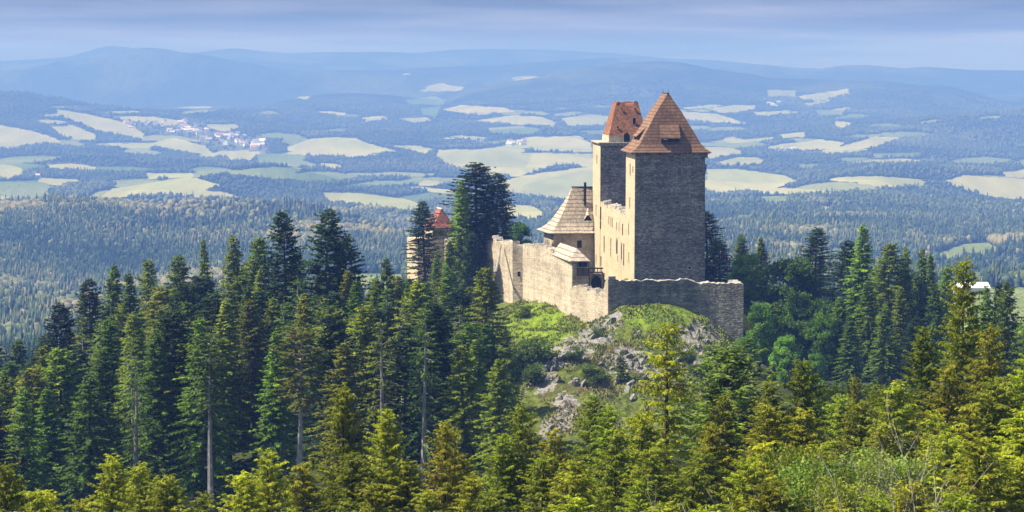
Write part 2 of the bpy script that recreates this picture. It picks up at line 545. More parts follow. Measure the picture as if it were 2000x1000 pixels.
_lx = np.arange(-700, 2701, 4.0)
_lD = np.array([l[0] for l in LAY], float)
_lz = np.array([z_at(np.interp(_lx, [p[0] for p in l[1]], [p[1] for p in l[1]]), l[0]) for l in LAY])
_kern = np.exp(-np.linspace(-2, 2, 11) ** 2)
_kern /= _kern.sum()
_lz = np.array([np.convolve(np.pad(r, 5, mode='edge'), _kern, 'valid') for r in _lz])
def g_far(X, Y):
    X = np.asarray(X, float)
    Y = np.asarray(Y, float)
    px = 1000 + F * X / Y
    Dc = np.clip(Y, _lD[0], _lD[-1] - 1)
    k = np.clip(np.searchsorted(_lD, Dc, side='right') - 1, 0, len(_lD) - 2)
    t = (np.log(Dc) - np.log(_lD[k])) / (np.log(_lD[k + 1]) - np.log(_lD[k]))
    t = t * 0.45 + (t * t * (3 - 2 * t)) * 0.55
    fx = np.clip((px + 700) / 4.0, 0, len(_lx) - 1.001)
    i = fx.astype(int)
    u = fx - i
    za = _lz[k, i] * (1 - u) + _lz[k, i + 1] * u
    zb = _lz[k + 1, i] * (1 - u) + _lz[k + 1, i + 1] * u
    z = za * (1 - t) + zb * t
    amp = np.interp(Y, [900, 2000, 6000, 9500, 12500, 17000], [3, 18, 52, 40, 28, 16])
    sc = np.interp(Y, [900, 3000, 8000, 13000, 20000], [260, 480, 900, 1700, 2600])
    z = z + fbm(X / 620.0 + 2, Y / 620.0, 3) * amp * 0.7 + fbm(X / 1900.0 + 5, Y / 1900.0 + 4, 3) * amp * sstep(5000, 9000, Y)
    return z
def ground(X, Y):
    X = np.asarray(X, float)
    Y = np.asarray(Y, float)
    w = sstep(560, 860, Y)
    a = g_near(X, np.minimum(Y, 900)) if np.any(w < 1) else 0
    return a * (1 - w) + g_far(X, Y) * w

# ------------------------------------------------------------------ fields (ground cover, as polygons on the land)
FIELDS = [
 [(107, 212), (180, 225), (250, 240), (282, 262), (278, 275), (240, 265), (190, 255), (150, 238), (115, 225)],
 [(-60, 242), (0, 245), (60, 255), (110, 270), (122, 278), (60, 283), (20, 290), (-60, 285)],
 [(97, 247), (145, 245), (185, 262), (187, 275), (140, 272), (115, 262)],
 [(195, 280), (300, 278), (340, 268), (400, 285), (418, 300), (370, 300), (310, 287), (250, 290)],
 [(210, 226), (300, 228), (350, 235), (372, 245), (330, 246), (290, 240), (230, 232)],
 [(400, 243), (460, 243), (470, 248), (440, 258), (410, 252)],
 [(437, 303), (500, 300), (495, 312), (450, 315)],
 [(195, 383), (220, 368), (300, 355), (370, 345), (400, 352), (432, 362), (390, 372), (300, 380), (210, 387)],
 [(285, 338), (375, 338), (382, 346), (290, 350)],
 [(-60, 318), (0, 320), (40, 327), (45, 345), (0, 352), (-60, 350)],
 [(75, 347), (150, 350), (162, 360), (110, 363), (75, 355)],
 [(90, 322), (185, 325), (188, 333), (95, 332)],
 [(-60, 382), (0, 383), (30, 385), (40, 391), (0, 395), (-60, 395)],
 [(555, 290), (600, 272), (650, 267), (695, 270), (720, 280), (785, 297), (700, 300), (620, 300), (570, 297)],
 [(750, 283), (820, 285), (850, 292), (830, 302), (790, 292)],
 [(625, 319), (655, 320), (675, 327), (650, 331), (630, 326)],
 [(630, 376), (700, 376), (800, 390), (822, 400), (822, 416), (780, 416), (700, 402), (640, 395)],
 [(770, 364), (830, 365), (890, 372), (880, 379), (820, 372)],
 [(855, 292), (950, 292), (1010, 298), (1158, 300), (1158, 320), (1080, 325), (1010, 345), (950, 345), (870, 322), (852, 305)],
 [(975, 355), (1040, 340), (1100, 332), (1160, 325), (1162, 375), (1110, 392), (1050, 385), (990, 372)],
 [(985, 400), (1040, 402), (1062, 415), (1050, 434), (1000, 427), (980, 415)],
 [(920, 237), (1000, 225), (1060, 228), (1087, 240), (1080, 248), (980, 242)],
 [(1095, 232), (1150, 223), (1200, 228), (1180, 245), (1110, 246)],
 [(1025, 268), (1130, 265), (1155, 280), (1158, 297), (1050, 295), (1010, 285)],
 [(805, 176), (860, 162), (912, 172), (900, 178), (830, 179)],
 [(860, 215), (900, 205), (985, 210), (1010, 218), (940, 225)],
 [(780, 232), (830, 228), (845, 235), (810, 240)],
 [(705, 230), (750, 226), (758, 232), (715, 238)],
 [(570, 190), (605, 188), (600, 195)],
 [(770, 142), (808, 143), (790, 147)],
 [(980, 152), (1030, 148), (1060, 150), (1000, 158)],
 [(1330, 218), (1400, 222), (1440, 235), (1465, 242), (1390, 240), (1330, 232)],
 [(1375, 212), (1430, 205), (1480, 207), (1470, 215), (1420, 222)],
 [(1560, 188), (1655, 173), (1660, 183), (1600, 196), (1565, 196)],
 [(1565, 203), (1625, 194), (1620, 200), (1580, 209)],
 [(1380, 292), (1445, 293), (1450, 302), (1380, 310)],
 [(1380, 330), (1440, 330), (1530, 342), (1562, 355), (1500, 372), (1400, 380), (1380, 376)],
 [(1500, 285), (1600, 272), (1650, 278), (1640, 287), (1580, 295), (1500, 292)],
 [(1622, 291), (1680, 275), (1710, 266), (1772, 268), (1740, 278), (1700, 288), (1640, 294)],
 [(1838, 355), (1880, 343), (1930, 345), (2060, 352), (2060, 388), (1950, 388), (1900, 375)],
 [(1955, 335), (2060, 335), (2060, 347), (1965, 345)],
 [(1600, 402), (1635, 404), (1620, 413), (1603, 411)],
 [(1520, 262), (1570, 258), (1575, 268), (1530, 270)],
 [(1630, 235), (1668, 240), (1650, 252), (1630, 249)],
 [(1470, 218), (1510, 218), (1512, 226), (1480, 226)],
]
GREENF = [
 [(500, 300), (590, 300), (600, 310), (560, 322), (505, 315)],
 [(637, 345), (680, 345), (702, 350), (660, 357), (640, 352)],
 [(790, 195), (850, 188), (870, 195), (865, 205), (800, 203)],
 [(820, 212), (860, 208), (850, 230), (825, 222)],
 [(950, 250), (1010, 246), (1060, 252), (1040, 262), (960, 260)],
 [(1475, 385), (1540, 383), (1545, 392), (1520, 402), (1490, 396)],
 [(1820, 500), (1880, 477), (1930, 475), (1957, 486), (1920, 500), (1850, 510)],
 [(1500, 175), (1555, 177), (1555, 190), (1500, 190)],
 [(1590, 215), (1650, 215), (1645, 225), (1600, 227)],
 [(1850, 562), (2080, 562), (2080, 650), (1850, 650)],
 [(680, 535), (790, 535), (790, 575), (680, 575)],
 [(-80, 615), (20, 622), (48, 616), (45, 628), (0, 640), (-80, 640)],
 [(1700, 300), (1800, 298), (1790, 306), (1710, 308)],
 [(1560, 320), (1600, 322), (1585, 330), (1560, 328)],
]
VILLAGE = [[(240, 236), (300, 232), (345, 244), (420, 252), (470, 262), (525, 278), (525, 298), (480, 304), (425, 294), (370, 272), (320, 262), (250, 250)]]
_fr = random.Random(77)
for _i in range(120):
    _y = 208 + 185 * _fr.random() ** 1.25
    _x = _fr.uniform(-60, 2060)
    _w = _fr.uniform(22, 70) * (0.6 + (_y - 200) / 170)
    _h = _fr.uniform(3.0, 6.0) * (0.55 + (_y - 200) / 110)
    _s = _fr.uniform(-0.10, 0.10)
    _q = [(_x + u * _w + _fr.uniform(-6, 6), _y + v * _h + u * _w * _s) for u, v in ((-1, 0.3), (-0.75, -0.4), (-0.1, -0.9), (0.6, -0.7), (1, -0.1), (0.7, 0.6), (0.0, 0.9), (-0.6, 0.8))]
    (FIELDS if _fr.random() < 0.35 else GREENF).append(_q)
def field_sd(px, py, polys):
    """largest signed distance (pixels, + inside) to any polygon"""
    best = np.full(px.shape, -30.0)
    for P in polys:
        P = np.array(P, float)
        x0, y0 = P.min(0) - 30
        x1, y1 = P.max(0) + 30
        idx = np.nonzero((px > x0) & (px < x1) & (py > y0) & (py < y1))
        if len(idx[0]) == 0: continue
        x = px[idx]
        y = py[idx]
        inside = np.zeros(x.shape, bool)
        d2 = np.full(x.shape, 1e9)
        for i in range(len(P)):
            ax, ay = P[i]
            bx, by = P[(i + 1) % len(P)]
            c = ((ay > y) != (by > y)) & (x < (bx - ax) * (y - ay) / (by - ay + 1e-9) + ax)
            inside ^= c
            ex, ey = bx - ax, by - ay
            t = np.clip(((x - ax) * ex + (y - ay) * ey) / (ex * ex + ey * ey + 1e-9), 0, 1)
            d2 = np.minimum(d2, (x - ax - t * ex) ** 2 + (2.2 * (y - ay - t * ey)) ** 2)
        sd = np.where(inside, 1, -1) * np.sqrt(d2)
        best[idx] = np.maximum(best[idx], sd)
    return best

# ------------------------------------------------------------------ terrain materials
def mat_hills():
    t = NT('hills_land_cover')
    mpv = t.map((1, 1, 0.0))
    edge = t.math('MULTIPLY', t.math('SUBTRACT', t.noise(0.02, 4, 0.65, mpv), 0.5), 20.0)
    f = t.math('ADD', t.attr('field'), edge)
    fm = t.ramp(t.math('MULTIPLY_ADD', f, 0.25, 0.5, clamp=True), [(0.42, 0), (0.58, 1)])
    g = t.math('ADD', t.attr('meadow'), edge)
    gm = t.ramp(t.math('MULTIPLY_ADD', g, 0.25, 0.5, clamp=True), [(0.42, 0), (0.58, 1)])
    forest = t.ramp(t.noise(0.012, 6, 0.7), [(0.35, (0.014, 0.030, 0.016)), (0.55, (0.034, 0.056, 0.026)), (0.75, (0.080, 0.10, 0.045))])
    wild = t.ramp(t.noise(0.0016, 5, 0.6, mpv), [(0.50, 0.0), (0.58, 0.75)])
    forest = t.mix(wild, forest, t.ramp(t.noise(0.03, 5, 0.7), [(0.4, (0.06, 0.08, 0.03)), (0.6, (0.15, 0.17, 0.06))]))
    tan = t.mix(t.noise(0.0022, 3, 0.5), (0.25, 0.26, 0.085), (0.40, 0.37, 0.17))
    streak = t.noise(1.0, 3, 0.5, t.map((0.02, 0.004, 0)))
    parc = t.n('ShaderNodeSeparateColor')
    t.l(t.voro(1.0, t.map((0.0042, 0.0022, 0.0))), parc.inputs[0])
    tan = t.mix(t.ramp(parc.outputs[0], [(0.55, 0.0), (0.60, 0.55)]), tan, (0.24, 0.27, 0.09))
    tan = t.mix(0.5, tan, t.ramp(parc.outputs[1], [(0.0, 0.84), (1.0, 1.1)]), 'MULTIPLY')
    tan = t.mix(0.6, tan, t.ramp(streak, [(0.35, 0.82), (0.65, 1.12)]), 'MULTIPLY')
    green = t.mix(t.ramp(t.noise(0.0012, 2), [(0.4, 0), (0.6, 1)]), (0.15, 0.22, 0.05), (0.30, 0.33, 0.12))
    col0 = t.ramp(t.math('MULTIPLY_ADD', t.attr('village'), 0.1, 0.5, clamp=True), [(0.3, 0), (0.6, 1)])
    forest = t.mix(col0, forest, t.ramp(t.noise(0.03, 4, 0.7), [(0.4, (0.07, 0.10, 0.04)), (0.6, (0.20, 0.21, 0.12))]))
    col = t.mix(gm, forest, green)
    col = t.mix(fm, col, tan)
    t.color(col)
    t.b.inputs['Specular IOR Level'].default_value = 0.0
    t.b.inputs['Roughness'].default_value = 1.0
    hb = t.math('MULTIPLY', t.noise(0.045, 5, 0.75), t.math('SUBTRACT', 1.0, fm))
    t.bump(hb, 1.0, 22.0)
    return t.m
def mat_ground():
    t = NT('hillside_ground')
    floor_ = t.mix(t.ramp(t.noise(0.06, 5, 0.65), [(0.42, 0), (0.6, 1)]), t.mix(t.noise(0.5, 5, 0.7), (0.025, 0.024, 0.012), (0.045, 0.055, 0.016)), t.ramp(t.noise(0.8, 6, 0.75), [(0.35, (0.035, 0.055, 0.012)), (0.65, (0.075, 0.10, 0.02))]))
    g1 = t.ramp(t.noise(0.8, 6, 0.7), [(0.35, (0.05, 0.065, 0.012)), (0.52, (0.12, 0.15, 0.022)), (0.7, (0.21, 0.22, 0.045))])
    brown = t.ramp(t.noise(1.3, 6, 0.7), [(0.3, (0.06, 0.045, 0.025)), (0.6, (0.16, 0.115, 0.06)), (0.8, (0.25, 0.2, 0.11))])
    heath = t.math('ADD', t.attr('heath'), t.math('MULTIPLY', t.math('SUBTRACT', t.noise(0.35, 5, 0.65), 0.5), 1.6))
    col = t.mix(t.ramp(heath, [(0.4, 0), (0.62, 1)]), g1, brown)
    lush = t.math('ADD', t.attr('lush'), t.math('MULTIPLY', t.math('SUBTRACT', t.noise(0.3, 5, 0.6), 0.5), 1.2))
    lc = t.ramp(t.noise(0.9, 6, 0.7), [(0.35, (0.09, 0.15, 0.012)), (0.55, (0.20, 0.28, 0.018)), (0.75, (0.33, 0.35, 0.05))])
    col = t.mix(t.ramp(lush, [(0.4, 0), (0.6, 1)]), col, lc)
    rk = t.math('ADD', t.attr('rock'), t.math('MULTIPLY', t.math('SUBTRACT', t.noise(0.62, 6, 0.62), 0.5), 2.1))
    rc = t.ramp(t.noise(2.4, 6, 0.75), [(0.3, (0.09, 0.085, 0.075)), (0.5, (0.28, 0.26, 0.23)), (0.7, (0.50, 0.47, 0.42))])
    col = t.mix(t.ramp(rk, [(0.46, 0), (0.54, 1)]), col, rc)
    col = t.mix(t.ramp(t.attr('knoll'), [(0.2, 0), (0.6, 1)]), floor_, col)
    mead = t.ramp(t.math('MULTIPLY_ADD', t.attr('meadow'), 0.25, 0.5, clamp=True), [(0.42, 0), (0.58, 1)])
    col = t.mix(mead, col, t.mix(t.noise(0.05, 4), (0.14, 0.26, 0.03), (0.22, 0.33, 0.06)))
    t.color(col)
    t.b.inputs['Specular IOR Level'].default_value = 0.1
    t.bump(t.noise(1.4, 7, 0.75), 1.0, 0.5)
    return t.m

def grid_sheet(name, rows, cols, zf, mat, extra):
    S, Dg = np.meshgrid(cols, rows)
    X = S * Dg
    Z = zf(X, Dg)
    px, py = proj(X, Dg, Z)
    nr, nc = X.shape
    idx = np.arange(nr * nc).reshape(nr, nc)
    faces = np.stack([idx[:-1, :-1], idx[:-1, 1:], idx[1:, 1:], idx[1:, :-1]], -1).reshape(-1, 4)
    at_ = {k: v.ravel() for k, v in extra(X, Dg, Z, px, py).items()}
    me = mesh_np(name, np.stack([X, Dg, Z], -1).reshape(-1, 3), [faces], [mat], attrs=at_, smooth=True)
    o = link(name, me)
    o['kind'] = 'structure'
    return o, X, Dg, Z, px, py, at_

rows_n = np.concatenate([np.arange(-30, 320, 5.0), np.arange(320, 442, 0.45), np.arange(442, 905, 5.0)])
cols_n = np.concatenate([np.linspace(-0.55, -0.06, 160), np.linspace(-0.06, 0.14, 440)[1:], np.linspace(0.14, 0.55, 130)[1:]])
def near_sheet():
    Yn = rows_n
    S, Dg = np.meshgrid(cols_n, Yn)
    X = S * (np.abs(Dg) + 0 * Dg)
    X = S * np.maximum(Dg, 60)          # keep a real width under and behind the viewpoint
    Z = ground(X, np.maximum(Dg, 8.0)) - np.maximum(0, 8 - Dg) * 0.1
    px, py = proj(X, np.maximum(Dg, 20), Z)
    k = knoll_mask(X, np.maximum(Dg, 30))
    kb = sstep(930, 1000, px) * (1 - sstep(1460, 1530, px)) * sstep(322, 345, Dg) * (1 - sstep(470, 500, Dg))
    lush = sstep(1.2, 0, np.hypot((px - 1050) / 95, (py - 640) / 60) ** 1.0) * 1.3
    lush = np.maximum(lush, sstep(1.25, 0.3, np.hypot((px - 1290) / 130, (py - 620) / 32)) * 0.75)
    heath = sstep(1.5, 0.2, np.hypot((px - 1100) / 80, (py - 780) / 70)) * 0.45 + sstep(1.4, 0.2, np.hypot((px - 1200) / 80, (py - 690) / 35)) * 0.7
    ridge = np.minimum.reduce([np.hypot(px - x, (py - y) * 1.0) for x, y in ((1190, 625), (1172, 648), (1148, 664), (1120, 680), (1095, 697), (1070, 715), (1050, 732), (1060, 745), (1105, 790), (1098, 820), (1075, 845))])
    rock = 0.75 * sstep(42, 8, ridge)
    rock = np.maximum(rock, 0.62 * sstep(1.2, 0.3, np.hypot((px - 1230) / 70, (py - 705) / 38)))
    rock = np.maximum(rock, 0.58 * sstep(1.2, 0.3, np.hypot((px - 1370) / 75, (py - 665) / 60)))
    rock = np.maximum(rock, 0.5 * sstep(1.2, 0.3, np.hypot((px - 1320) / 80, (py - 735) / 40)))
    rock = rock + 0.06
    mead = field_sd(px, py, GREENF)
    mead = np.where(Dg > 560, mead, -30)
    nr, nc = X.shape
    idx = np.arange(nr * nc).reshape(nr, nc)
    faces = np.stack([idx[:-1, :-1], idx[:-1, 1:], idx[1:, 1:], idx[1:, :-1]], -1).reshape(-1, 4)
    me = mesh_np('ground', np.stack([X, Dg, Z], -1).reshape(-1, 3), [faces], [mat_ground()],
                 attrs={'knoll': kb.ravel(), 'lush': lush.ravel(), 'heath': heath.ravel(), 'rock': rock.ravel(), 'meadow': mead.ravel()}, smooth=True)
    o = link('ground', me)
    o['kind'] = 'structure'
near_sheet()
rows_f = np.concatenate([np.arange(900, 1800, 8.0), np.exp(np.arange(math.log(1800), math.log(16900), 0.0052)), [16950]])
cols_f = np.concatenate([np.linspace(-0.42, -0.27, 60), np.linspace(-0.27, 0.27, 900)[1:], np.linspace(0.27, 0.42, 60)[1:]])
def far_attr(X, Y, Z, px, py):
    a = field_sd(px, py, FIELDS)
    b = field_sd(px, py, GREENF)
    return {'field': a, 'meadow': b, 'village': field_sd(px, py, VILLAGE)}
HILLS, FX, FY, FZ, FPX, FPY, FAT = grid_sheet('hills', rows_f, cols_f, ground, mat_hills(), far_attr)

# ------------------------------------------------------------------ far woods (nobody could count them)
def blob_templates():
    out = []
    for s in range(3):                                   # conifers
        r = np.random.default_rng(50 + s)
        v = [(0, 0, 1.0)]
        n = 6
        for lv, (zz, rr) in enumerate(((0.62, 0.42), (0.60, 0.26), (0.28, 0.78), (0.26, 0.5), (-0.05, 1.0))):
            for k in range(n):
                a = 2 * math.pi * (k + 0.5 * (lv % 2)) / n
                q = rr * r.uniform(0.75, 1.25)
                v.append((q * math.cos(a), q * math.sin(a), zz + r.uniform(-0.05, 0.05)))
        f = [(0, 1 + k, 1 + (k + 1) % n) for k in range(n)]
        for a, b in ((1, 2), (3, 4)):
            for k in range(n):
                k2 = (k + 1) % n
                i, j = 1 + a * n, 1 + b * n
                f += [(i + k, j + k, j + k2), (i + k, j + k2, i + k2)]
        out.append((np.array(v), np.array(f), 0.27))
    t = (1 + 5 ** 0.5) / 2
    iv = np.array([(-1, t, 0), (1, t, 0), (-1, -t, 0), (1, -t, 0), (0, -1, t), (0, 1, t), (0, -1, -t), (0, 1, -t), (t, 0, -1), (t, 0, 1), (-t, 0, -1), (-t, 0, 1)], float)
    iv /= np.linalg.norm(iv[0])
    if_ = np.array([(0, 11, 5), (0, 5, 1), (0, 1, 7), (0, 7, 10), (0, 10, 11), (1, 5, 9), (5, 11, 4), (11, 10, 2), (10, 7, 6), (7, 1, 8), (3, 9, 4), (3, 4, 2), (3, 2, 6), (3, 6, 8), (3, 8, 9), (4, 9, 5), (2, 4, 11), (6, 2, 10), (8, 6, 7), (9, 8, 1)])
    for s in range(2):
        r = np.random.default_rng(60 + s)
        v = iv * r.uniform(0.75, 1.25, (12, 1))
        v[:, 2] = v[:, 2] * 0.55 + 0.45
        out.append((v, if_, 0.5))
    return out
def far_woods(name, D0, D1, N, hmean, broad, label, seed):
    r = np.random.default_rng(seed)
    dy = np.zeros_like(FPY)
    dy[:-1] = np.maximum(FPY[:-1] - FPY[1:], 0.02)
    colw = np.gradient(cols_f)[None, :]
    wild = fbm(FX / 330 + 8, FY / 330, 4)
    W = dy * colw * FY ** 1.4 * ((FY > D0) & (FY < D1)) * (np.abs(FX / FY) < 0.29)
    fld = FAT['field'].reshape(FX.shape)
    mdw = FAT['meadow'].reshape(FX.shape)
    W = W * (fld < -2.5) * (mdw < -2.5) * np.where(FAT['village'].reshape(FX.shape) > -4, 0.10, 1)
    W = W * np.where(wild > 0.12, 0.22, 1.0)
    c = np.cumsum(W.ravel())
    pick = np.searchsorted(c, r.random(N) * c[-1])
    X = FX.ravel()[pick]
    Y = FY.ravel()[pick]
    Y = Y * (1 + r.uniform(-0.003, 0.003, N))
    X = X + r.uniform(-0.0003, 0.0003, N) * Y
    Z = ground(X, Y)
    T = blob_templates()
    stand = fbm(X / 160, Y / 160, 3)
    bsel = (r.random(N) < broad) | (stand > 0.35)
    kind = np.where(bsel, 3 + r.integers(0, 2, N), r.integers(0, 3, N))
    H = hmean * r.uniform(0.6, 1.25, N) * (1 + 0.3 * stand)
    calm = np.interp(Y, [2600, 4200], [0.9, 0.36])
    tint = np.clip(np.interp(Y, [2600, 4200], [0.53, 0.58]) + (0.54 * stand + r.normal(0, 0.2, N) + bsel * 0.15) * calm, 0, 1)
    V = []
    FL = []
    A = []
    b = 0
    for k, (tv, tf, wr) in enumerate(T):
        m = np.nonzero(kind == k)[0]
        if len(m) == 0: continue
        a = r.uniform(0, 6.28, len(m))
        h = H[m][:, None]
        wv = h * wr * r.uniform(0.75, 1.2, (len(m), 1)) * 0.62
        hz = h * (0.62 if k >= 3 else 1.0)
        x = (tv[None, :, 0] * np.cos(a)[:, None] - tv[None, :, 1] * np.sin(a)[:, None]) * wv + X[m][:, None]
        y = (tv[None, :, 0] * np.sin(a)[:, None] + tv[None, :, 1] * np.cos(a)[:, None]) * wv + Y[m][:, None]
        z = tv[None, :, 2] * hz + Z[m][:, None]
        V.append(np.stack([x, y, z], -1).reshape(-1, 3))
        FL.append((tf[None] + (np.arange(len(m)) * len(tv))[:, None, None]).reshape(-1, 3) + b)
        A.append(np.repeat(tint[m], len(tv)))
        b += len(m) * len(tv)
    me = mesh_np(name, np.concatenate(V), [np.concatenate(FL)], [M_FAR], attrs={'tint': np.concatenate(A)})
    tag(link(name, me), label, None, None, 'stuff')
def mat_far():
    t = NT('far_wood_foliage')
    t.color(t.ramp(t.attr('tint'), [(0.1, (0.014, 0.034, 0.016)), (0.5, (0.046, 0.074, 0.030)), (0.82, (0.12, 0.14, 0.055)), (1.0, (0.22, 0.19, 0.09))]))
    t.b.inputs['Specular IOR Level'].default_value = 0.0
    return t.m
M_FAR = mat_far()
far_woods('hillside_forest', 1150, 3250, 52000, 14.5, 0.38, 'bluish conifer forest covering the nearest hill across the valley', 1)
far_woods('valley_woods', 3250, 9300, 95000, 13, 0.7, 'hazy woods and hedges between the pale valley fields', 2)

# ------------------------------------------------------------------ trees
def kites(P, d, ln, w, roll, rng):
    """one narrow leaf-shaped quad per row"""
    d = d / (np.linalg.norm(d, axis=1, keepdims=True) + 1e-9)
    up = np.tile([0.0, 0.0, 1.0], (len(P), 1))
    s = np.cross(d, up)
    s /= np.linalg.norm(s, axis=1, keepdims=True) + 1e-6
    n = np.cross(s, d)
    c, q = np.cos(roll)[:, None], np.sin(roll)[:, None]
    s = s * c + n * q
    mid = P + d * (ln[:, None] * 0.45)
    v = np.stack([P, mid + s * w[:, None] * 0.5, P + d * ln[:, None], mid - s * w[:, None] * 0.5], 1)
    return v.reshape(-1, 3)
def quads(n): return np.arange(n * 4).reshape(n, 4)

def make_conifer(name, seed, H, R, base, mat, bark, spray=0.42, wsp=0.11, dens=1.0, whorl=0.42, nb=7, droop=0.35, hang=0.5,
                 upt=35, uplow=-8, power=0.85, gap=0.1, lean=0.0, cone=0.0, flat_top=False, tw=0.11, roll=0.6):
    """returns root Empty with trunk and crown children, base at the origin"""
    r = np.random.default_rng(seed)
    root = empty(name, (0, 0, 0))
    tb = MB()
    n = 9
    bend = r.normal(0, 0.12, 2)
    def axis(z):
        t = z / H
        return np.array([bend[0] * math.sin(2.5 * t) + lean * t * H, bend[1] * math.sin(3 * t), z])
    tb.tube([axis(H * i / n) for i in range(n)] + [axis(H * 0.99)], [max(0.02, (H * 0.0125) * (1 - i / n) ** 0.8) for i in range(n)] + [0.012], 7)
    PP, DD, LL, TT = [], [], [], []
    z = base
    while z < H - 0.15:
        f = (H - z) / (H - base)                         # 1 at the base of the crown
        Lm = R * (f ** power) * (0.72 + 0.28 * min(1, (1 - f) * 6 + 0.35)) + 0.12
        if flat_top: Lm = R * min(1, f * 3.2 + 0.25) * (0.8 + 0.2 * math.sin(z))
        k = max(4, int(round(nb * r.uniform(0.75, 1.2))))
        ph = r.uniform(0, 6.28)
        for j in range(k):
            if r.random() < gap: continue
            a = ph + 6.283 * j / k + r.normal(0, 0.2)
            L = Lm * r.uniform(0.62, 1.18)
            if r.random() < 0.08: L *= 1.25
            el = math.tan(rad(upt * (1 - f) + uplow * f + r.normal(0, 6)))
            zz = min(H - 0.1, z + r.uniform(-0.5, 0.5) * whorl * 1.1)
            bd = np.array([math.cos(a), math.sin(a), 0])
            sd = np.array([-math.sin(a), math.cos(a), 0])
            dr = droop * r.uniform(0.7, 1.3) * (0.3 + 0.7 * f)
            p0 = axis(zz)
            def curve(t): return p0 + bd * (L * t)[:, None] + np.array([0, 0, 1.0]) * (L * (el * t - dr * t ** 2 + 0.45 * dr * t ** 4))[:, None]
            if L > 0.8 and r.random() < 0.7:
                ts = np.array([0, 0.35, 0.75])
                c3 = curve(ts)
                tb.tube(list(c3), [0.012 + 0.012 * L, 0.010 + 0.006 * L, 0.008], 3)
            m = max(3, int(L / tw * dens))
            t = np.sort(r.uniform(0.10 if L < 1.5 else 0.2, 1.0, m))
            C = curve(t)
            tint = np.clip(r.normal(0.45, 0.17), 0.02, 0.9)
            for side in (-1, 1):
                tl = spray * (0.45 + 0.9 * (1 - t)) * r.uniform(0.6, 1.25, m) * min(1, 0.45 + L / 2.2)
                dv = bd[None] * r.uniform(0.35, 0.9, (m, 1)) + side * sd[None] * r.uniform(0.5, 1.0, (m, 1)) + np.array([0, 0, -1.0])[None] * r.uniform(0.0, hang * 2, (m, 1))
                dv /= np.linalg.norm(dv, axis=1, keepdims=True)
                PP.append(C); DD.append(dv); LL.append(tl); TT.append(np.full(m, tint) + r.normal(0, 0.08, m))
                # second-order sprigs
                q = C + dv * (tl * 0.45)[:, None]
                dv2 = dv + r.normal(0, 0.55, (m, 3)) + np.array([0, 0, -hang * 0.5])
                PP.append(q); DD.append(dv2); LL.append(tl * 0.6); TT.append(np.full(m, tint) + r.normal(0, 0.1, m))
            # along the spine and hanging curtain
            dv3 = bd[None] + r.normal(0, 0.35, (m, 3)) + np.array([0, 0, -0.15 - hang * 0.6])
            PP.append(C); DD.append(dv3); LL.append(np.full(m, spray * 0.6)); TT.append(np.full(m, tint) + r.normal(0, 0.1, m))
        z += whorl * r.uniform(0.7, 1.3) * (0.55 + 0.45 * f)
    # leader
    m = 26
    zt = r.uniform(H - 1.0, H + 0.05, m)
    an = r.uniform(0, 6.28, m)
    PP.append(np.stack([axis(v) for v in zt]))
    DD.append(np.stack([np.cos(an) * 0.6, np.sin(an) * 0.6, np.full(m, 0.7)], 1))
    LL.append(0.12 + (H - zt) * 0.22)
    TT.append(np.full(m, 0.5))
    P, Dv, Ln, Tt = np.concatenate(PP), np.concatenate(DD), np.concatenate(LL), np.clip(np.concatenate(TT), 0, 0.92)
    if cone > 0:                                           # brown cone clusters and dry sprigs in the top
        near_top = (P[:, 2] > H * (1 - 0.33)) & (r.random(len(P)) < cone)
        Tt[near_top] = 1.0
    scat = r.random(len(P)) < 0.003
    Tt[scat] = 1.0
    wd = wsp * r.uniform(0.7, 1.3, len(P))
    V = kites(P, Dv, Ln, wd, r.normal(0, roll, len(P)), r)
    me = mesh_np('crown', V, [quads(len(P))], [mat], attrs={'tint': np.repeat(Tt, 4)})
    # bare lower stubs
    for i in range(int(base * 2.2)):
        zz = r.uniform(base * 0.25, base)
        a = r.uniform(0, 6.28)
        L = r.uniform(0.3, 1.3)
        p = axis(zz)
        tb.tube([p, p + np.array([math.cos(a) * L, math.sin(a) * L, -0.25 * L])], [0.022, 0.008], 3)
    tb.build('trunk', bark, root)
    link('crown', me, root)
    root['_h'] = H
    return root

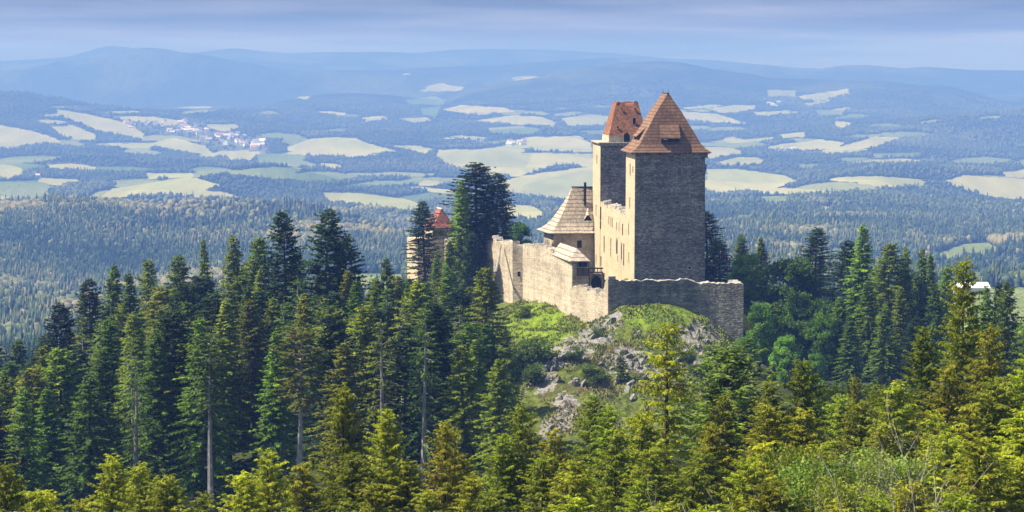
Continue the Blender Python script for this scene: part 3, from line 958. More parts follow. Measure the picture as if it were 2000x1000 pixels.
def make_broadleaf(name, seed, H, R, base, mat, bark, leaf=0.50, nleaf=16000, clumps=34, tallness=1.0):
    r = np.random.default_rng(seed)
    root = empty(name, (0, 0, 0))
    tb = MB()
    ctr = []
    for i in range(clumps):
        zf = r.uniform(0, 1)
        prof = math.sin(math.pi * (0.12 + 0.80 * zf)) ** 0.7
        a = r.uniform(0, 6.28)
        q = R * prof * math.sqrt(r.uniform(0.15, 1))
        ctr.append((q * math.cos(a), q * math.sin(a), base + (H - base) * (0.08 + 0.84 * zf)))
    ctr = np.array(ctr)
    rc = R * r.uniform(0.22, 0.42, clumps) * (34.0 / clumps) ** 0.42
    tb.tube([(0, 0, 0), (0.1, 0, base * 0.6), (0.0, 0.15, base + (H - base) * 0.35), (0.1, 0, base + (H - base) * 0.75)], [H * 0.02, H * 0.016, H * 0.01, 0.04], 7)
    for c in ctr:
        z0 = max(base * 0.6, c[2] - (H - base) * 0.3)
        tb.tube([(0.05, 0.05, z0), c * np.array([0.5, 0.5, 1]) - (0, 0, 0.8), c], [0.09, 0.05, 0.02], 4)
    which = r.choice(clumps, nleaf, p=rc ** 2 / (rc ** 2).sum())
    u = r.normal(size=(nleaf, 3))
    u /= np.linalg.norm(u, axis=1, keepdims=True)
    u[:, 2] = u[:, 2] * 0.75 + 0.12
    bump = 1 + 0.22 * np.sin(u[:, 0] * 7 + which) * np.sin(u[:, 1] * 8 + which * 2)
    rr = rc[which] * r.uniform(0.62, 1.05, nleaf) * bump
    P = ctr[which] + u * rr[:, None]
    Dv = u * 0.6 + r.normal(0, 0.6, (nleaf, 3)) + np.array([0, 0, -0.25])
    Ln = leaf * r.uniform(0.6, 1.3, nleaf)
    Wd = Ln * r.uniform(0.55, 0.85, nleaf)
    tint = np.clip(0.45 + 0.22 * r.normal(size=clumps)[which] + r.normal(0, 0.12, nleaf), 0, 0.92)
    V = kites(P, Dv, Ln, Wd, r.uniform(-1.5, 1.5, nleaf), r)
    me = mesh_np('crown', V, [quads(nleaf)], [mat], attrs={'tint': np.repeat(tint, 4)})
    tb.build('trunk', bark, root)
    link('crown', me, root)
    root['_h'] = H
    return root

def make_bare(name, seed, H, spread=0.32):
    """half-dead broken birch: pale stems, fine twigs and a few leaves"""
    r = np.random.default_rng(seed)
    root = empty(name, (0, 0, 0))
    tb = MB()
    tips = []
    def grow(p, d, L, rr, lv):
        q = p + d * L
        mid = p + d * L * 0.5 + r.normal(0, 0.05 * L, 3)
        tb.tube([p, mid, q], [rr, rr * 0.8, rr * 0.6], 5 if lv < 2 else 3)
        if lv >= 5:
            tips.append((p + q) / 2)
            tips.append(q)
            return
        for k in range(3 if lv < 4 else 2):
            dd = d + r.normal(0, spread, 3) + np.array([0, 0, 0.08])
            dd /= np.linalg.norm(dd)
            grow(q if k else mid, dd, L * r.uniform(0.55, 0.8), rr * 0.6, lv + 1)
    for sx in (-0.5, 0.4, 1.0):
        d = np.array([sx * 0.12 + r.normal(0, 0.05), r.normal(0, 0.06), 1.0])
        d /= np.linalg.norm(d)
        grow(np.array([sx * 0.5, 0, 0]), d, H * 0.42, 0.15, 0)
    tb.build('trunk', M_BARKP, root)
    T = np.array(tips)
    m = 12
    P = np.repeat(T, m, 0) + r.normal(0, 0.3, (len(T) * m, 3))
    Dv = r.normal(0, 1, (len(P), 3))
    Ln = r.uniform(0.08, 0.17, len(P))
    V = kites(P, Dv, Ln, Ln * 0.5, r.uniform(-1.5, 1.5, len(P)), r)
    me = mesh_np('crown', V, [quads(len(P))], [M_DRY], attrs={'tint': np.repeat(np.clip(r.normal(0.5, 0.25, len(P)), 0, 1), 4)})
    link('crown', me, root)
    root['_h'] = float(T[:, 2].max())
    return root

PROTO = {}
USED = set()
def proto(kind):
    return PROTO[kind]
def put(kind, X, Y, H, label, group=None, color=(1, 1, 1), rz=None, wide=1.0, zbase=None, name=None, lean=0.0, cat='tree'):
    """first use moves the built tree itself; later ones copy it with its parts"""
    src = PROTO[kind]
    if kind in USED:
        o = src.copy()
        COL.objects.link(o)
        for ch in src.children:
            c = ch.copy()
            COL.objects.link(c)
            c.parent = o
            c.name = ch.name.split('.')[0]
        kids = [c for c in o.children]
    else:
        USED.add(kind)
        o = src
        kids = list(src.children)
    z = float(ground(np.array([X]), np.array([Y]))[0]) if zbase is None else zbase
    s = H / src['_h']
    o.location = (float(X), float(Y), z - 0.15)
    sw = (max(s, 0.55) ** 0.5) * wide * (1.45 if kind[:2] in ('fs', 'ds', 'st', 'fi', 'th') else (0.85 if kind == 'bushy' else (s ** 0.5 * 1.15)))
    o.scale = (sw, sw, s)
    o.rotation_euler = (random.gauss(0, 0.018), random.gauss(0, 0.022) + lean, random.uniform(0, 6.28) if rz is None else rz)
    tag(o, label, cat)
    if group: o['group'] = group
    elif 'group' in o: del o['group']
    for c in o.children: c.color = tuple(color) + (1,)
    PLACED.append((o, color))
    return o
PLACED = []
def put_px(kind, px, py_top, D, label, group=None, **kw):
    """tree whose tip is seen at (px, py_top), standing on the ground D metres ahead"""
    p = at(px, py_top, D)
    z = float(ground(np.array([p[0]]), np.array([D]))[0])
    H = max(2.0, p[2] - z + 0.15)
    return put(kind, p[0], D, H, label, group, **kw)

# foreground spruces (about 100 m off)
for i in range(4):
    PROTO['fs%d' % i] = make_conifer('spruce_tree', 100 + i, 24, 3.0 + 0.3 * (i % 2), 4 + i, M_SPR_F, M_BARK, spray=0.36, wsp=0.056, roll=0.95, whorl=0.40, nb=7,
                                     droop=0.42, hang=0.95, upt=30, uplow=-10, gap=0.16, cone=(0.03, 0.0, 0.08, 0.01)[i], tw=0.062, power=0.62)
for i in range(4):
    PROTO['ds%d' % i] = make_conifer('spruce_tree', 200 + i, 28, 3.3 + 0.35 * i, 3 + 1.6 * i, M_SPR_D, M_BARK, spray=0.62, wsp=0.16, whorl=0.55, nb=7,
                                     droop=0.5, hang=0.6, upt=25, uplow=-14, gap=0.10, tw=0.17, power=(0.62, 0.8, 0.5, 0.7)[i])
PROTO['ds4'] = make_conifer('spruce_tree', 204, 27, 2.9, 8, M_SPR_D, M_BARKP, spray=0.5, wsp=0.11, whorl=0.75, nb=5, droop=0.7, hang=0.9, upt=15, uplow=-25, gap=0.35, tw=0.2, power=0.45)
PROTO['stem'] = make_conifer('tall_stemmed_spruce', 210, 29, 3.5, 18, M_SPR_D, M_BARKP, spray=0.62, wsp=0.17, whorl=0.7, nb=6, droop=0.5, hang=0.4, gap=0.18, tw=0.2, flat_top=True)
for i in range(2):
    PROTO['fir%d' % i] = make_conifer('fir_tree', 300 + i, 27, 4.3, 5, M_FIR, M_BARK, spray=0.6, wsp=0.18, whorl=0.6, nb=8, droop=0.22, hang=0.2, upt=22, uplow=-4, gap=0.1, tw=0.17, power=0.5)
PROTO['larch'] = make_conifer('larch_tree', 320, 16, 3.4, 2, M_LARCH, M_BARK, spray=0.36, wsp=0.07, whorl=0.42, nb=8, droop=0.05, hang=0.15, upt=48, uplow=28, gap=0.05, tw=0.085, power=0.6)
PROTO['thin'] = make_conifer('thin_spruce', 330, 26, 2.1, 6, M_SPR_F, M_BARK, spray=0.38, wsp=0.07, roll=0.95, whorl=0.55, nb=6, droop=0.45, hang=0.9, upt=20, uplow=-15, gap=0.34, cone=0.06, tw=0.08, power=0.35)
PROTO['small'] = make_conifer('young_spruce', 340, 6, 1.5, 0.4, M_SPR_D, M_BARK, spray=0.4, wsp=0.15, whorl=0.35, nb=7, droop=0.2, hang=0.3, tw=0.13)
for i in range(3):
    PROTO['bl%d' % i] = make_broadleaf('broadleaf_tree', 400 + i, 18, 5.4, 0.8, M_BROAD, M_BARK, nleaf=15000, clumps=90 + 10 * i)
PROTO['bushy'] = make_broadleaf('broadleaf_sapling', 410, 22, 4.4, 6, M_LARCH, M_BARKP, leaf=0.20, nleaf=30000, clumps=110)
PROTO['bush'] = make_broadleaf('bush', 420, 3.0, 1.7, 0.1, M_BUSH, M_BARK, leaf=0.26, nleaf=2600, clumps=14)
PROTO['bare'] = make_bare('half_dead_birch', 430, 22)
PROTO['bare2'] = make_bare('half_dead_birch', 431, 22, 0.42)

YEL = (1.15, 1.1, 0.9)
def foreground():
    G = 'sunlit foreground spruces'
    L = [  # kind, px, py, D, colour, width, label
     ('fs1', 673, 752, 112, YEL, 0.80, 'tall yellow-green spruce standing alone against the dark wood, left of its shorter twin'),
     ('fs0', 745, 803, 108, YEL, 0.85, 'yellow-green spruce with one long bough to the right, beside the taller pointed one'),
     ('fs2', 858, 822, 106, (1.2, 1.0, 0.9), 0.85, 'foreground spruce with brown cones at its tip, before the darkest gap of the wood'),
     ('thin', 1300, 635, 118, (1.0, 0.95, 0.8), 0.95, 'thin ragged spruce with bare dark trunk rising in front of the rocky mound'),
     ('larch', 1425, 683, 150, (1.25, 1.3, 1.0), 1.5, 'soft feathery pale green conifer at the right foot of the rocky mound'),
     ('fs3', 1545, 700, 128, (0.75, 0.8, 0.7), 0.9, 'dark olive spruce with sweeping orange-tinged boughs right of the feathery pale tree'),
     ('fs2', 1675, 735, 132, (1.1, 1.0, 0.8), 0.55, 'small spruce loaded with brown cones beside the pale bare rock in the wood'),
     ('fs1', 1857, 503, 124, (1.05, 1.05, 0.8), 0.72, 'tallest sunlit spruce at right with a narrow spire reaching the far valley'),
     ('fs0', 1800, 640, 118, (0.9, 1.0, 0.8), 0.8, 'shaggy spruce just left of the tallest sunlit spruce at right'),
     ('fs2', 1928, 635, 114, (1.15, 1.0, 0.85), 0.85, 'spruce with heavy brown cones and pale bare trunk near the right edge'),
     ('fs3', 1996, 690, 112, (0.95, 1.0, 0.8), 0.9, 'green spruce cut by the right edge of the view'),
     ('fs0', 215, 888, 104, YEL, 0.85, 'yellow-green spruce tip at lower left with brown shoots'),
     ('fs1', 272, 900, 102, YEL, 0.85, 'short spruce right beside the lower left yellow-green spruce'),
     ('fs3', 335, 925, 98, YEL, 1.0, 'broad bright spruce crown below the pale upright trunk at lower left'),
     ('fs1', 470, 915, 100, YEL, 1.0, 'bright spruce crown left of the pair below the long pale trunk'),
     ('fs2', 512, 882, 104, YEL, 0.9, 'bright spruce with rounded tip left of the long pale trunk'),
     ('fs3', 20, 905, 96, YEL, 0.8, 'bright spruce tip at the lower left corner'),
     ('fs0', 85, 955, 90, YEL, 1.0, 'low bright spruce crown near the lower left corner'),
     ('fs2', 1000, 790, 116, (1.0, 1.05, 0.85), 0.9, 'spruce at the foot of the brown scree slope'),
     ('fs0', 1130, 770, 122, (0.85, 0.95, 0.8), 0.8, 'dark-tipped spruce covering the lower right of the scree slope'),
     ('fs1', 1195, 795, 120, (0.85, 1.0, 0.85), 0.9, 'green spruce below the middle of the rocky mound'),
     ('fs3', 1250, 800, 112, (1.05, 1.0, 0.85), 0.9, 'spruce crown left of the thin ragged one'),
     ('fs2', 1385, 770, 116, (1.0, 0.95, 0.8), 0.9, 'cone-laden spruce under the right flank of the mound'),
     ('fs0', 1500, 745, 128, (1.0, 1.0, 0.8), 0.9, 'spruce with light tips between the feathery tree and the olive spruce'),
     ('bushy', 1570, 860, 92, (2.2, 1.9, 1.1), 0.9, 'pale leafy broadleaf tree left of the bare grey birch'),
     ('bare', 1748, 770, 76, (1, 1, 1), 0.95, 'half-dead grey birch with pale trunks and fine bare twigs'),
     ('bare2', 1690, 790, 78, (1, 1, 1), 0.9, 'thinner half-dead birch leaning beside the main grey birch'),
     ('bushy', 1740, 735, 125, (2.0, 1.8, 1.0), 0.8, 'yellow-green broadleaf crown behind the bare birch, below the dark wood'),
     ('bushy', 1612, 742, 150, (0.95, 1.05, 0.9), 0.8, 'leafy sapling crown filling the gap below the dark wood right of the mound'),
     ('fs3', 1640, 770, 142, (0.9, 1.0, 0.85), 1.0, 'olive spruce in the gap right of the dark sweeping spruce'),
     ('bushy', 1625, 915, 84, (2.2, 1.9, 1.1), 0.9, 'leafy pale shrub left of the birch trunks'),
    ]
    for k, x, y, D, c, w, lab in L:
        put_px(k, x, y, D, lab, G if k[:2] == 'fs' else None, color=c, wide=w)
    # the carpet of lower crowns filling the foreground slope
    r = random.Random(4)
    envx = [-100, 60, 300, 420, 560, 640, 800, 960, 1050, 1150, 1300, 1420, 1560, 1700, 1800, 1900, 2100]
    envy = [960, 975, 955, 960, 940, 905, 905, 850, 850, 830, 830, 800, 810, 790, 740, 720, 720]
    rowsn = [(0, 110), (45, 100), (95, 90), (150, 80), (215, 70)]
    for k, (off, D) in enumerate(rowsn):
        x = -90 + 20 * k
        while x < 2110:
            y = np.interp(x, envx, envy) + off + r.uniform(-22, 26)
            kind = r.choice(['fs0', 'fs1', 'fs2', 'fs3', 'fs0', 'fs3'])
            if 1480 < x < 1800 and r.random() < 0.12: kind = 'bushy'
            v = r.uniform(0.8, 1.25) * (1.7 if kind == 'bushy' else 1)
            rg = r.uniform(0.9, 1.15)
            if y < 1040:
                zone = 'left' if x < 650 else ('middle' if x < 1300 else 'right')
                put_px(kind, x, y, D + r.uniform(-5, 5), {
                    'left': 'sunlit yellow-green conifer crown in the carpet of trees below the tall dark wood',
                    'middle': 'sunlit green conifer crown in the carpet of trees below the rocky mound',
                    'right': 'shaggy olive tree crown in the thick mixed growth at lower right'}[zone],
                    'lower crowns of the foreground, %s' % zone, color=(v * rg, v, v * 0.85), wide=r.uniform(0.9, 1.15))
            x += 4000 * 3.5 / D * r.uniform(0.62, 0.9)
foreground()

def middle_trees():
    GD = (0.95, 1.0, 0.9)
    L = [
     ('fir0', 125, 592, 330, (0.7, 0.8, 0.9), 0.9, 'dark pointed fir sticking up alone left of the wooded ridge'),
     ('ds0', 205, 517, 345, GD, 0.9, 'spruce with a thin tip where the wooded ridge drops to the left'),
     ('fir1', 180, 545, 335, (0.9, 0.9, 0.9), 0.8, 'dark fir leaning out at the left end of the wooded ridge'),
     ('ds1', 255, 530, 335, GD, 1.0, 'round-topped spruce on the left part of the ridge'),
     ('ds2', 290, 505, 350, (1.1, 1.0, 1.0), 0.7, 'thin sparse tip above the left part of the ridge'),
     ('ds3', 350, 495, 335, GD, 1.0, 'broad layered spruce on the ridge left of the bare thin tips'),
     ('ds1', 403, 463, 350, (1.0, 0.95, 0.9), 0.6, 'very thin see-through spruce tip on the skyline'),
     ('ds0', 460, 458, 340, (1.25, 1.1, 0.8), 0.85, 'brown-green rounded spruce left of the tall skyline spire'),
     ('ds2', 500, 462, 338, GD, 0.9, 'rounded spruce immediately left of the tall skyline spire'),
     ('fir0', 558, 410, 335, (0.95, 1.1, 1.0), 0.80, 'tall spire-shaped spruce with drooping arms on the skyline'),
     ('fir1', 627, 408, 330, (1.0, 1.15, 1.0), 0.95, 'tallest dark fir on the left skyline with a tufted top'),
     ('fir0', 673, 460, 335, (0.9, 1.0, 0.9), 0.9, 'dark fir leaning on the right side of the tallest left fir'),
     ('ds3', 762, 502, 335, GD, 0.7, 'small pointed spruce right of the bright green clearing'),
     ('ds0', 735, 545, 320, (1.1, 1.05, 0.9), 0.9, 'spruce just below the bright green clearing'),
     ('fir1', 835, 393, 470, (1.1, 1.2, 1.0), 1.0, 'slender fir in front of the red roofed gate tower'),
     ('ds1', 800, 540, 345, GD, 1.0, 'spruce at the foot of the slender fir before the gate tower'),
     ('fir0', 930, 317, 452, (0.9, 0.9, 0.9), 1.55, 'biggest dark fir left of the castle, highest tree in view'),
     ('fir1', 966, 338, 458, (0.85, 0.85, 0.85), 1.05, 'second dark top leaning out right of the biggest fir'),
     ('ds0', 903, 352, 446, (1.5, 1.6, 1.2), 0.85, 'lighter green tree on the left side of the biggest dark fir'),
     ('ds2', 945, 522, 305, (1.35, 1.15, 0.9), 0.9, 'sparse spruce with reddish dry top before the green slope'),
     ('ds3', 985, 640, 322, (0.9, 1.0, 0.8), 0.75, 'spruce at the edge of the lit green slope'),
     ('fir0', 1382, 412, 428, (0.75, 0.8, 0.9), 1.1, 'dark fir half hidden behind the right side of the front tower'),
     ('fir1', 1405, 470, 424, (0.75, 0.8, 0.9), 1.0, 'dark fir close behind the right end of the bastion wall'),
     ('ds0', 1447, 457, 425, (1.0, 1.0, 0.9), 1.0, 'green spruce rising behind the round broadleaf next to the bastion'),
     ('ds1', 1487, 462, 415, (1.1, 1.1, 0.9), 0.9, 'pointed spruce behind the round broadleaf next to the bastion'),
     ('bl0', 1462, 492, 402, (1.2, 1.2, 0.9), 1.0, 'tall rounded broadleaf rising just right of the bastion wall'),
     ('bl1', 1545, 498, 400, (0.7, 0.75, 0.8), 0.9, 'dark rounded broadleaf left of the pointed blue-black fir'),
     ('fir0', 1591, 444, 405, (1.0, 1.05, 1.1), 0.95, 'pointed blue-black fir with an even outline right of the castle'),
     ('bl2', 1485, 588, 378, (1.3, 1.4, 1.0), 0.72, 'bright green broadleaf at the right foot of the bastion wall'),
     ('bl0', 1560, 560, 390, (0.85, 0.9, 0.8), 0.7, 'mid green broadleaf between two brighter ones'),
     ('bl1', 1612, 608, 370, (1.3, 1.4, 1.0), 0.72, 'bright green broadleaf in front of the dark gap in the right wood'),
     ('bl1', 1455, 655, 372, (1.2, 1.3, 1.0), 0.75, 'low green broadleaf below the bottom corner of the bastion wall'),
     ('bl0', 1535, 650, 366, (1.35, 1.4, 1.0), 0.8, 'broadleaf in the dip between the two bright green broadleaves'),
     ('bl2', 1592, 690, 360, (1.1, 1.2, 0.9), 0.75, 'low broadleaf at the foot of the dark gap in the right wood'),
     ('fir1', 1660, 470, 395, (0.95, 1.1, 0.9), 1.0, 'left shoulder of the great twin-topped spruce at right'),
     ('ds1', 1690, 436, 390, (1.05, 1.2, 1.0), 1.15, 'great broad spruce, highest of the right wood'),
     ('ds2', 1722, 473, 382, (1.35, 1.3, 0.9), 1.05, 'yellowish spruce hanging down the right side of the great broad one'),
     ('ds0', 1770, 482, 384, (1.1, 1.1, 1.0), 0.75, 'first of three narrow spires right of the great broad spruce'),
     ('ds3', 1797, 484, 386, (1.0, 1.1, 1.0), 0.7, 'middle of three narrow spires right of the great broad spruce'),
     ('ds1', 1823, 492, 384, (1.0, 1.1, 1.0), 0.75, 'last of three narrow spires, behind the tallest sunlit spruce'),
     ('ds2', 1842, 520, 380, (0.9, 1.0, 0.9), 0.8, 'dark spruce tucked behind the tallest sunlit spruce'),
     ('ds0', 1930, 558, 300, (0.85, 1.0, 0.9), 0.65, 'small pointed conifer before the white-roofed farm'),
     ('fir0', 1950, 552, 300, (0.85, 0.95, 0.9), 0.45, 'narrow dark conifer between two others before the farm field'),
     ('ds3', 1978, 548, 295, (0.95, 1.0, 0.8), 0.8, 'broad conifer before the farm field near the right edge'),
     ('ds1', 1904, 590, 290, (0.9, 1.0, 0.9), 0.8, 'low conifer at the left end of the farm field'),
     ('ds2', 2020, 600, 290, (0.9, 1.0, 0.9), 1.0, 'conifer at the right edge below the farm field'),
     ('ds1', 818, 545, 430, (1.1, 1.2, 0.9), 0.9, 'spruce below the left corner of the gate tower'),
     ('ds1', 852, 492, 438, (1.0, 1.1, 0.9), 0.85, 'spruce directly before the pale wall of the gate tower'),
     ('fir1', 925, 455, 440, (0.9, 0.95, 0.9), 0.8, 'dark fir with ragged arms against the sunlit curtain wall'),
     ('ds2', 880, 560, 415, (1.1, 1.15, 0.9), 0.8, 'spruce at the foot of the curtain wall left of the green slope'),
     ('bl1', 1008, 432, 480, (1.0, 1.2, 0.9), 0.85, 'light broadleaf crown showing over the curtain wall'),
     ('bl2', 985, 452, 470, (0.8, 1.0, 0.9), 0.8, 'darker broadleaf behind the top of the curtain wall'),
     ('ds0', 880, 470, 430, (1.3, 1.4, 1.1), 0.9, 'green conifer under the red roofed gate tower left of the biggest fir'),
     ('fir1', 905, 400, 458, (0.9, 0.95, 0.9), 1.0, 'dark fir behind the lighter green tree beside the gate tower'),
     ('ds2', 860, 560, 362, (1.1, 1.15, 0.9), 0.9, 'spruce hiding the foot of the gate tower'),
     ('ds1', 915, 560, 425, (1.1, 1.15, 0.9), 0.9, 'spruce standing before the trunk of the biggest fir'),
     ('fir0', 946, 420, 449, (0.8, 0.85, 0.85), 1.1, 'dark fir filling the lower right side of the biggest fir'),
     ('stem', 577, 640, 241, (1.3, 1.0, 0.8), 1.0, 'tall spruce on a long bare pale trunk with crown leaning left'),
     ('stem', 407, 655, 242, (0.9, 1.0, 0.9), 0.9, 'spruce on a bare pale trunk at the left edge of the dark gap'),
     ('stem', 640, 600, 262, (0.9, 0.9, 0.9), 0.9, 'spruce with grey bare trunk right of the long pale one'),
    ]
    for k, x, y, D, c, w, lab in L:
        put_px(k, x, y, D, lab, color=c, wide=w)
    r = random.Random(9)
    # left wood, front edge to skyline
    sx = [-100, 0, 100, 180, 250, 350, 450, 560, 700, 740, 830, 900, 990]
    sky = [690, 665, 665, 600, 560, 530, 505, 500, 520, 560, 540, 520, 600]
    frt = [760, 740, 720, 690, 660, 640, 640, 640, 630, 640, 620, 640, 720]
    n = 0
    for row in range(7):
        f = row / 6.0
        D = 252 + 95 * f
        x = -100 + 18 * (row % 2)
        while x < (985 if row < 4 else 900):
            top = np.interp(x, sx, sky) * f + np.interp(x, sx, frt) * (1 - f) + (r.uniform(-16, 34) if row > 4 else r.uniform(-30, 45))
            Dj = D + r.uniform(-7, 7)
            kind = r.choice(['ds0', 'ds1', 'ds2', 'ds3', 'ds4', 'ds4', 'ds2', 'fir1', 'fir0'])
            if row == 0 and r.random() < 0.35: kind = 'ds3'
            if row <= 1 and (430 < x < 530 or 550 < x < 640): x += 45; continue
            c = r.choice([(1.25, 1.15, 0.9), (0.85, 1.05, 0.9), (1.0, 1.05, 0.9), (0.7, 0.9, 0.9), (1.5, 1.3, 0.85), (1.25, 0.95, 0.8)])
            put_px(kind, x, top, Dj,
                   'deep green spruce packed inside the tall wood left of the castle' if row > 1 else
                   'tall spruce at the near shaded edge of the wood left of the castle',
                   'spruces of the wood left of the castle', color=c, wide=r.uniform(0.85, 1.1))
            n += 1
            x += 4000 * 4.3 / D * r.uniform(0.8, 1.25)
    # right wood behind the mixed trees
    for row, (D, lo, hi) in enumerate(((356, 1660, 2160), (372, 1640, 2160), (392, 1500, 2160), (412, 1460, 2050), (340, 1820, 2100), (310, 1860, 2100))):
        x = lo
        while x < hi:
            base = np.interp(x, [1450, 1600, 1700, 1800, 1850, 1900, 2000, 2100], [600, 570, 520, 540, 560, 640, 640, 640]) + (70 if D < 350 else (75 if D == 356 else 0))
            c = r.choice([(1.2, 1.15, 0.9), (0.9, 1.05, 0.9), (0.8, 0.9, 0.9)])
            kind = r.choice(['ds0', 'ds1', 'ds2', 'fir1'])
            if x < 1640 and row < 3 and r.random() < 0.5: kind = r.choice(['bl0', 'bl1', 'bl2'])
            put_px(kind, x, base + r.uniform(-10, 40), D + r.uniform(-5, 5), 'dark tree filling the wood right of the castle behind the brighter crowns',
                   'trees filling the wood right of the castle', color=c, wide=r.uniform(0.85, 1.05))
            x += 4000 * 5.2 / D * r.uniform(0.8, 1.3)
    # bushes and young trees on the mound
    B = [('bush', 1035, 712, 5.0, 'dark green bush at the left foot of the rock ridge'), ('bush', 1050, 745, 3.4, 'low bush under the rock ridge beside the scree'),
         ('small', 1215, 745, 5.6, 'young spruce growing among the rocks in the middle of the mound'), ('bush', 1160, 740, 2.6, 'small yellow-green bush on the brown slope'),
         ('bush', 1163, 660, 2.0, 'round dark bush on top of the rock ridge under the corner of the wall'), ('bush', 1120, 700, 2.2, 'small conifer-like bush at the middle of the rock ridge'),
         ('bush', 1345, 705, 1.8, 'low bush on the shaded right flank of the mound'), ('bush', 1022, 620, 2.2, 'brownish bush under the curtain wall on the green slope'),
         ('bush', 1040, 690, 2.4, 'bush in the middle of the lit green slope'), ('bush', 1405, 700, 3.0, 'bush at the right foot of the mound below the bastion wall'),
         ('bush', 1375, 735, 3.2, 'bush in the shade at the lower right of the mound'), ('bush', 1005, 735, 4.5, 'light green bush at the bottom of the lit slope'),
         ('bush', 1160, 745, 2.0, 'tiny bush between the scree and the young spruce')]
    for k, x, y, h, lab in B:
        p = hit(x, y)
        put(k, p[0], p[1], h, lab, color=(1.0, 1.0, 0.9) if k == 'small' else (1.1, 1.1, 0.9), wide=1.1, cat='young tree' if k == 'small' else 'bush')
middle_trees()
for o, c in PLACED:
    for ch in o.children: ch.color = tuple(c) + (1,)
for k, o in PROTO.items():
    if k not in USED: print('unused proto', k)
for o, c in PLACED:
    if '_h' in o: del o['_h']

# ------------------------------------------------------------------ castle
TH = math.atan(0.094)
U = np.array([math.cos(TH), math.sin(TH), 0.0])       # along the front faces
Vv = np.array([-math.sin(TH), math.cos(TH), 0.0])     # into depth
O3 = at(1240, 500, 400)
O3[2] = 0.0
def C(u, v, z): return O3 + U * u + Vv * v + np.array([0, 0, z])
Z1 = np.array([0, 0, 1.0])

def slab(mb, path, z0s, z1s, thick, inward, step=0.35, rag=0.25, seed=1, m=0, mtop=1):
    """wall along a plan path with a ragged top; z0/z1 given at the path points"""
    r = np.random.default_rng(seed)
    path = [np.array(p, float) for p in path]
    seg = [0]
    for a, b in zip(path[:-1], path[1:]): seg.append(seg[-1] + np.linalg.norm((b - a)[:2]))
    n = max(2, int(seg[-1] / step))
    # keep the path corners exactly
    ss = np.unique(np.round(np.concatenate([np.linspace(0, seg[-1], n), seg]), 3))
    xs = np.interp(ss, seg, [p[0] for p in path])
    ys = np.interp(ss, seg, [p[1] for p in path])
    z0 = np.interp(ss, seg, z0s)
    z1 = np.interp(ss, seg, z1s)
    j = r.normal(0, 1, len(ss))
    j = 0.6 * j + 0.4 * np.roll(j, 1)
    blocks = np.where(r.random(len(ss)) < 0.16, -1.0, 0.0)
    z1 = z1 + rag * (0.6 * j + blocks * 1.2) + rag * 2.2 * fbm(ss * 0.4 + seed, ss * 0, 3)
    inw = np.array(inward, float)
    inw = inw / np.linalg.norm(inw) * thick
    b = len(mb.v)
    K = len(ss)
    zb = z1 + r.normal(0, rag * 0.5, K)
    for i in range(K):
        mb.v += [(xs[i], ys[i], z0[i]), (xs[i], ys[i], z1[i]), (xs[i] + inw[0], ys[i] + inw[1], zb[i]), (xs[i] + inw[0], ys[i] + inw[1], z0[i])]
    for i in range(K - 1):
        q = b + 4 * i
        for k, mm in ((0, m), (1, mtop), (2, m), (3, m)):
            k2 = (k + 1) % 4
            mb.f.append((q + k, q + k2, q + 4 + k2, q + 4 + k))
            mb.mi.append(mm)
    for q, fl in ((b, 1), (b + 4 * (K - 1), 0)):
        mb.f.append((q, q + 1, q + 2, q + 3) if fl else (q + 3, q + 2, q + 1, q))
        mb.mi.append(m)

def opening(root, org, c, along, outn, w0_, h0_, name='window', arch=False, label=None, surround=0.16, deep=0.10):
    """stone frame standing proud of the wall with a dark back set inside it"""
    w, h = w0_ * 1.25, h0_ * 1.12
    c = np.array(c, float)
    along = np.array(along, float)
    outn = np.array(outn, float)
    fr = MB()
    s = surround
    for sg in (-1, 1):
        fr.box(c + along * sg * (w / 2 + s / 2) + outn * deep / 2, along * s / 2, outn * deep / 2 * 1.0, Z1 * (h / 2 + s))
    fr.box(c + Z1 * -(h / 2 + s / 2) + outn * (deep / 2 + 0.02), along * (w / 2), outn * (deep / 2 + 0.02), Z1 * s / 2)
    if not arch:
        fr.box(c + Z1 * (h / 2 + s / 2) + outn * deep / 2, along * (w / 2), outn * deep / 2, Z1 * s / 2)
    bk = MB()
    if arch:
        pts = [(-w / 2, -h / 2), (w / 2, -h / 2), (w / 2, h * 0.15), (w * 0.3, h * 0.36), (0, h / 2), (-w * 0.3, h * 0.36), (-w / 2, h * 0.15)]
    else:
        pts = [(-w / 2, -h / 2), (w / 2, -h / 2), (w / 2, h / 2), (-w / 2, h / 2)]
    bk.hexa([c + along * a + Z1 * b - outn * 0.05 for a, b in pts], [c + along * a + Z1 * b + outn * 0.012 for a, b in pts])
    f = fr.build(name, M_REVEAL, root, org)
    d = bk.build('pane' if name == 'window' else 'dark_opening', M_DARK, f, (0, 0, 0))
    # pane shares the frame's local space
    me = d.data
    co = np.empty(len(me.vertices) * 3, np.float32)
    me.vertices.foreach_get('co', co)
    co = co.reshape(-1, 3) - np.array(org, np.float32)
    me.vertices.foreach_set('co', co.ravel())
    me.update()
    if label: f['label'] = label
    return f

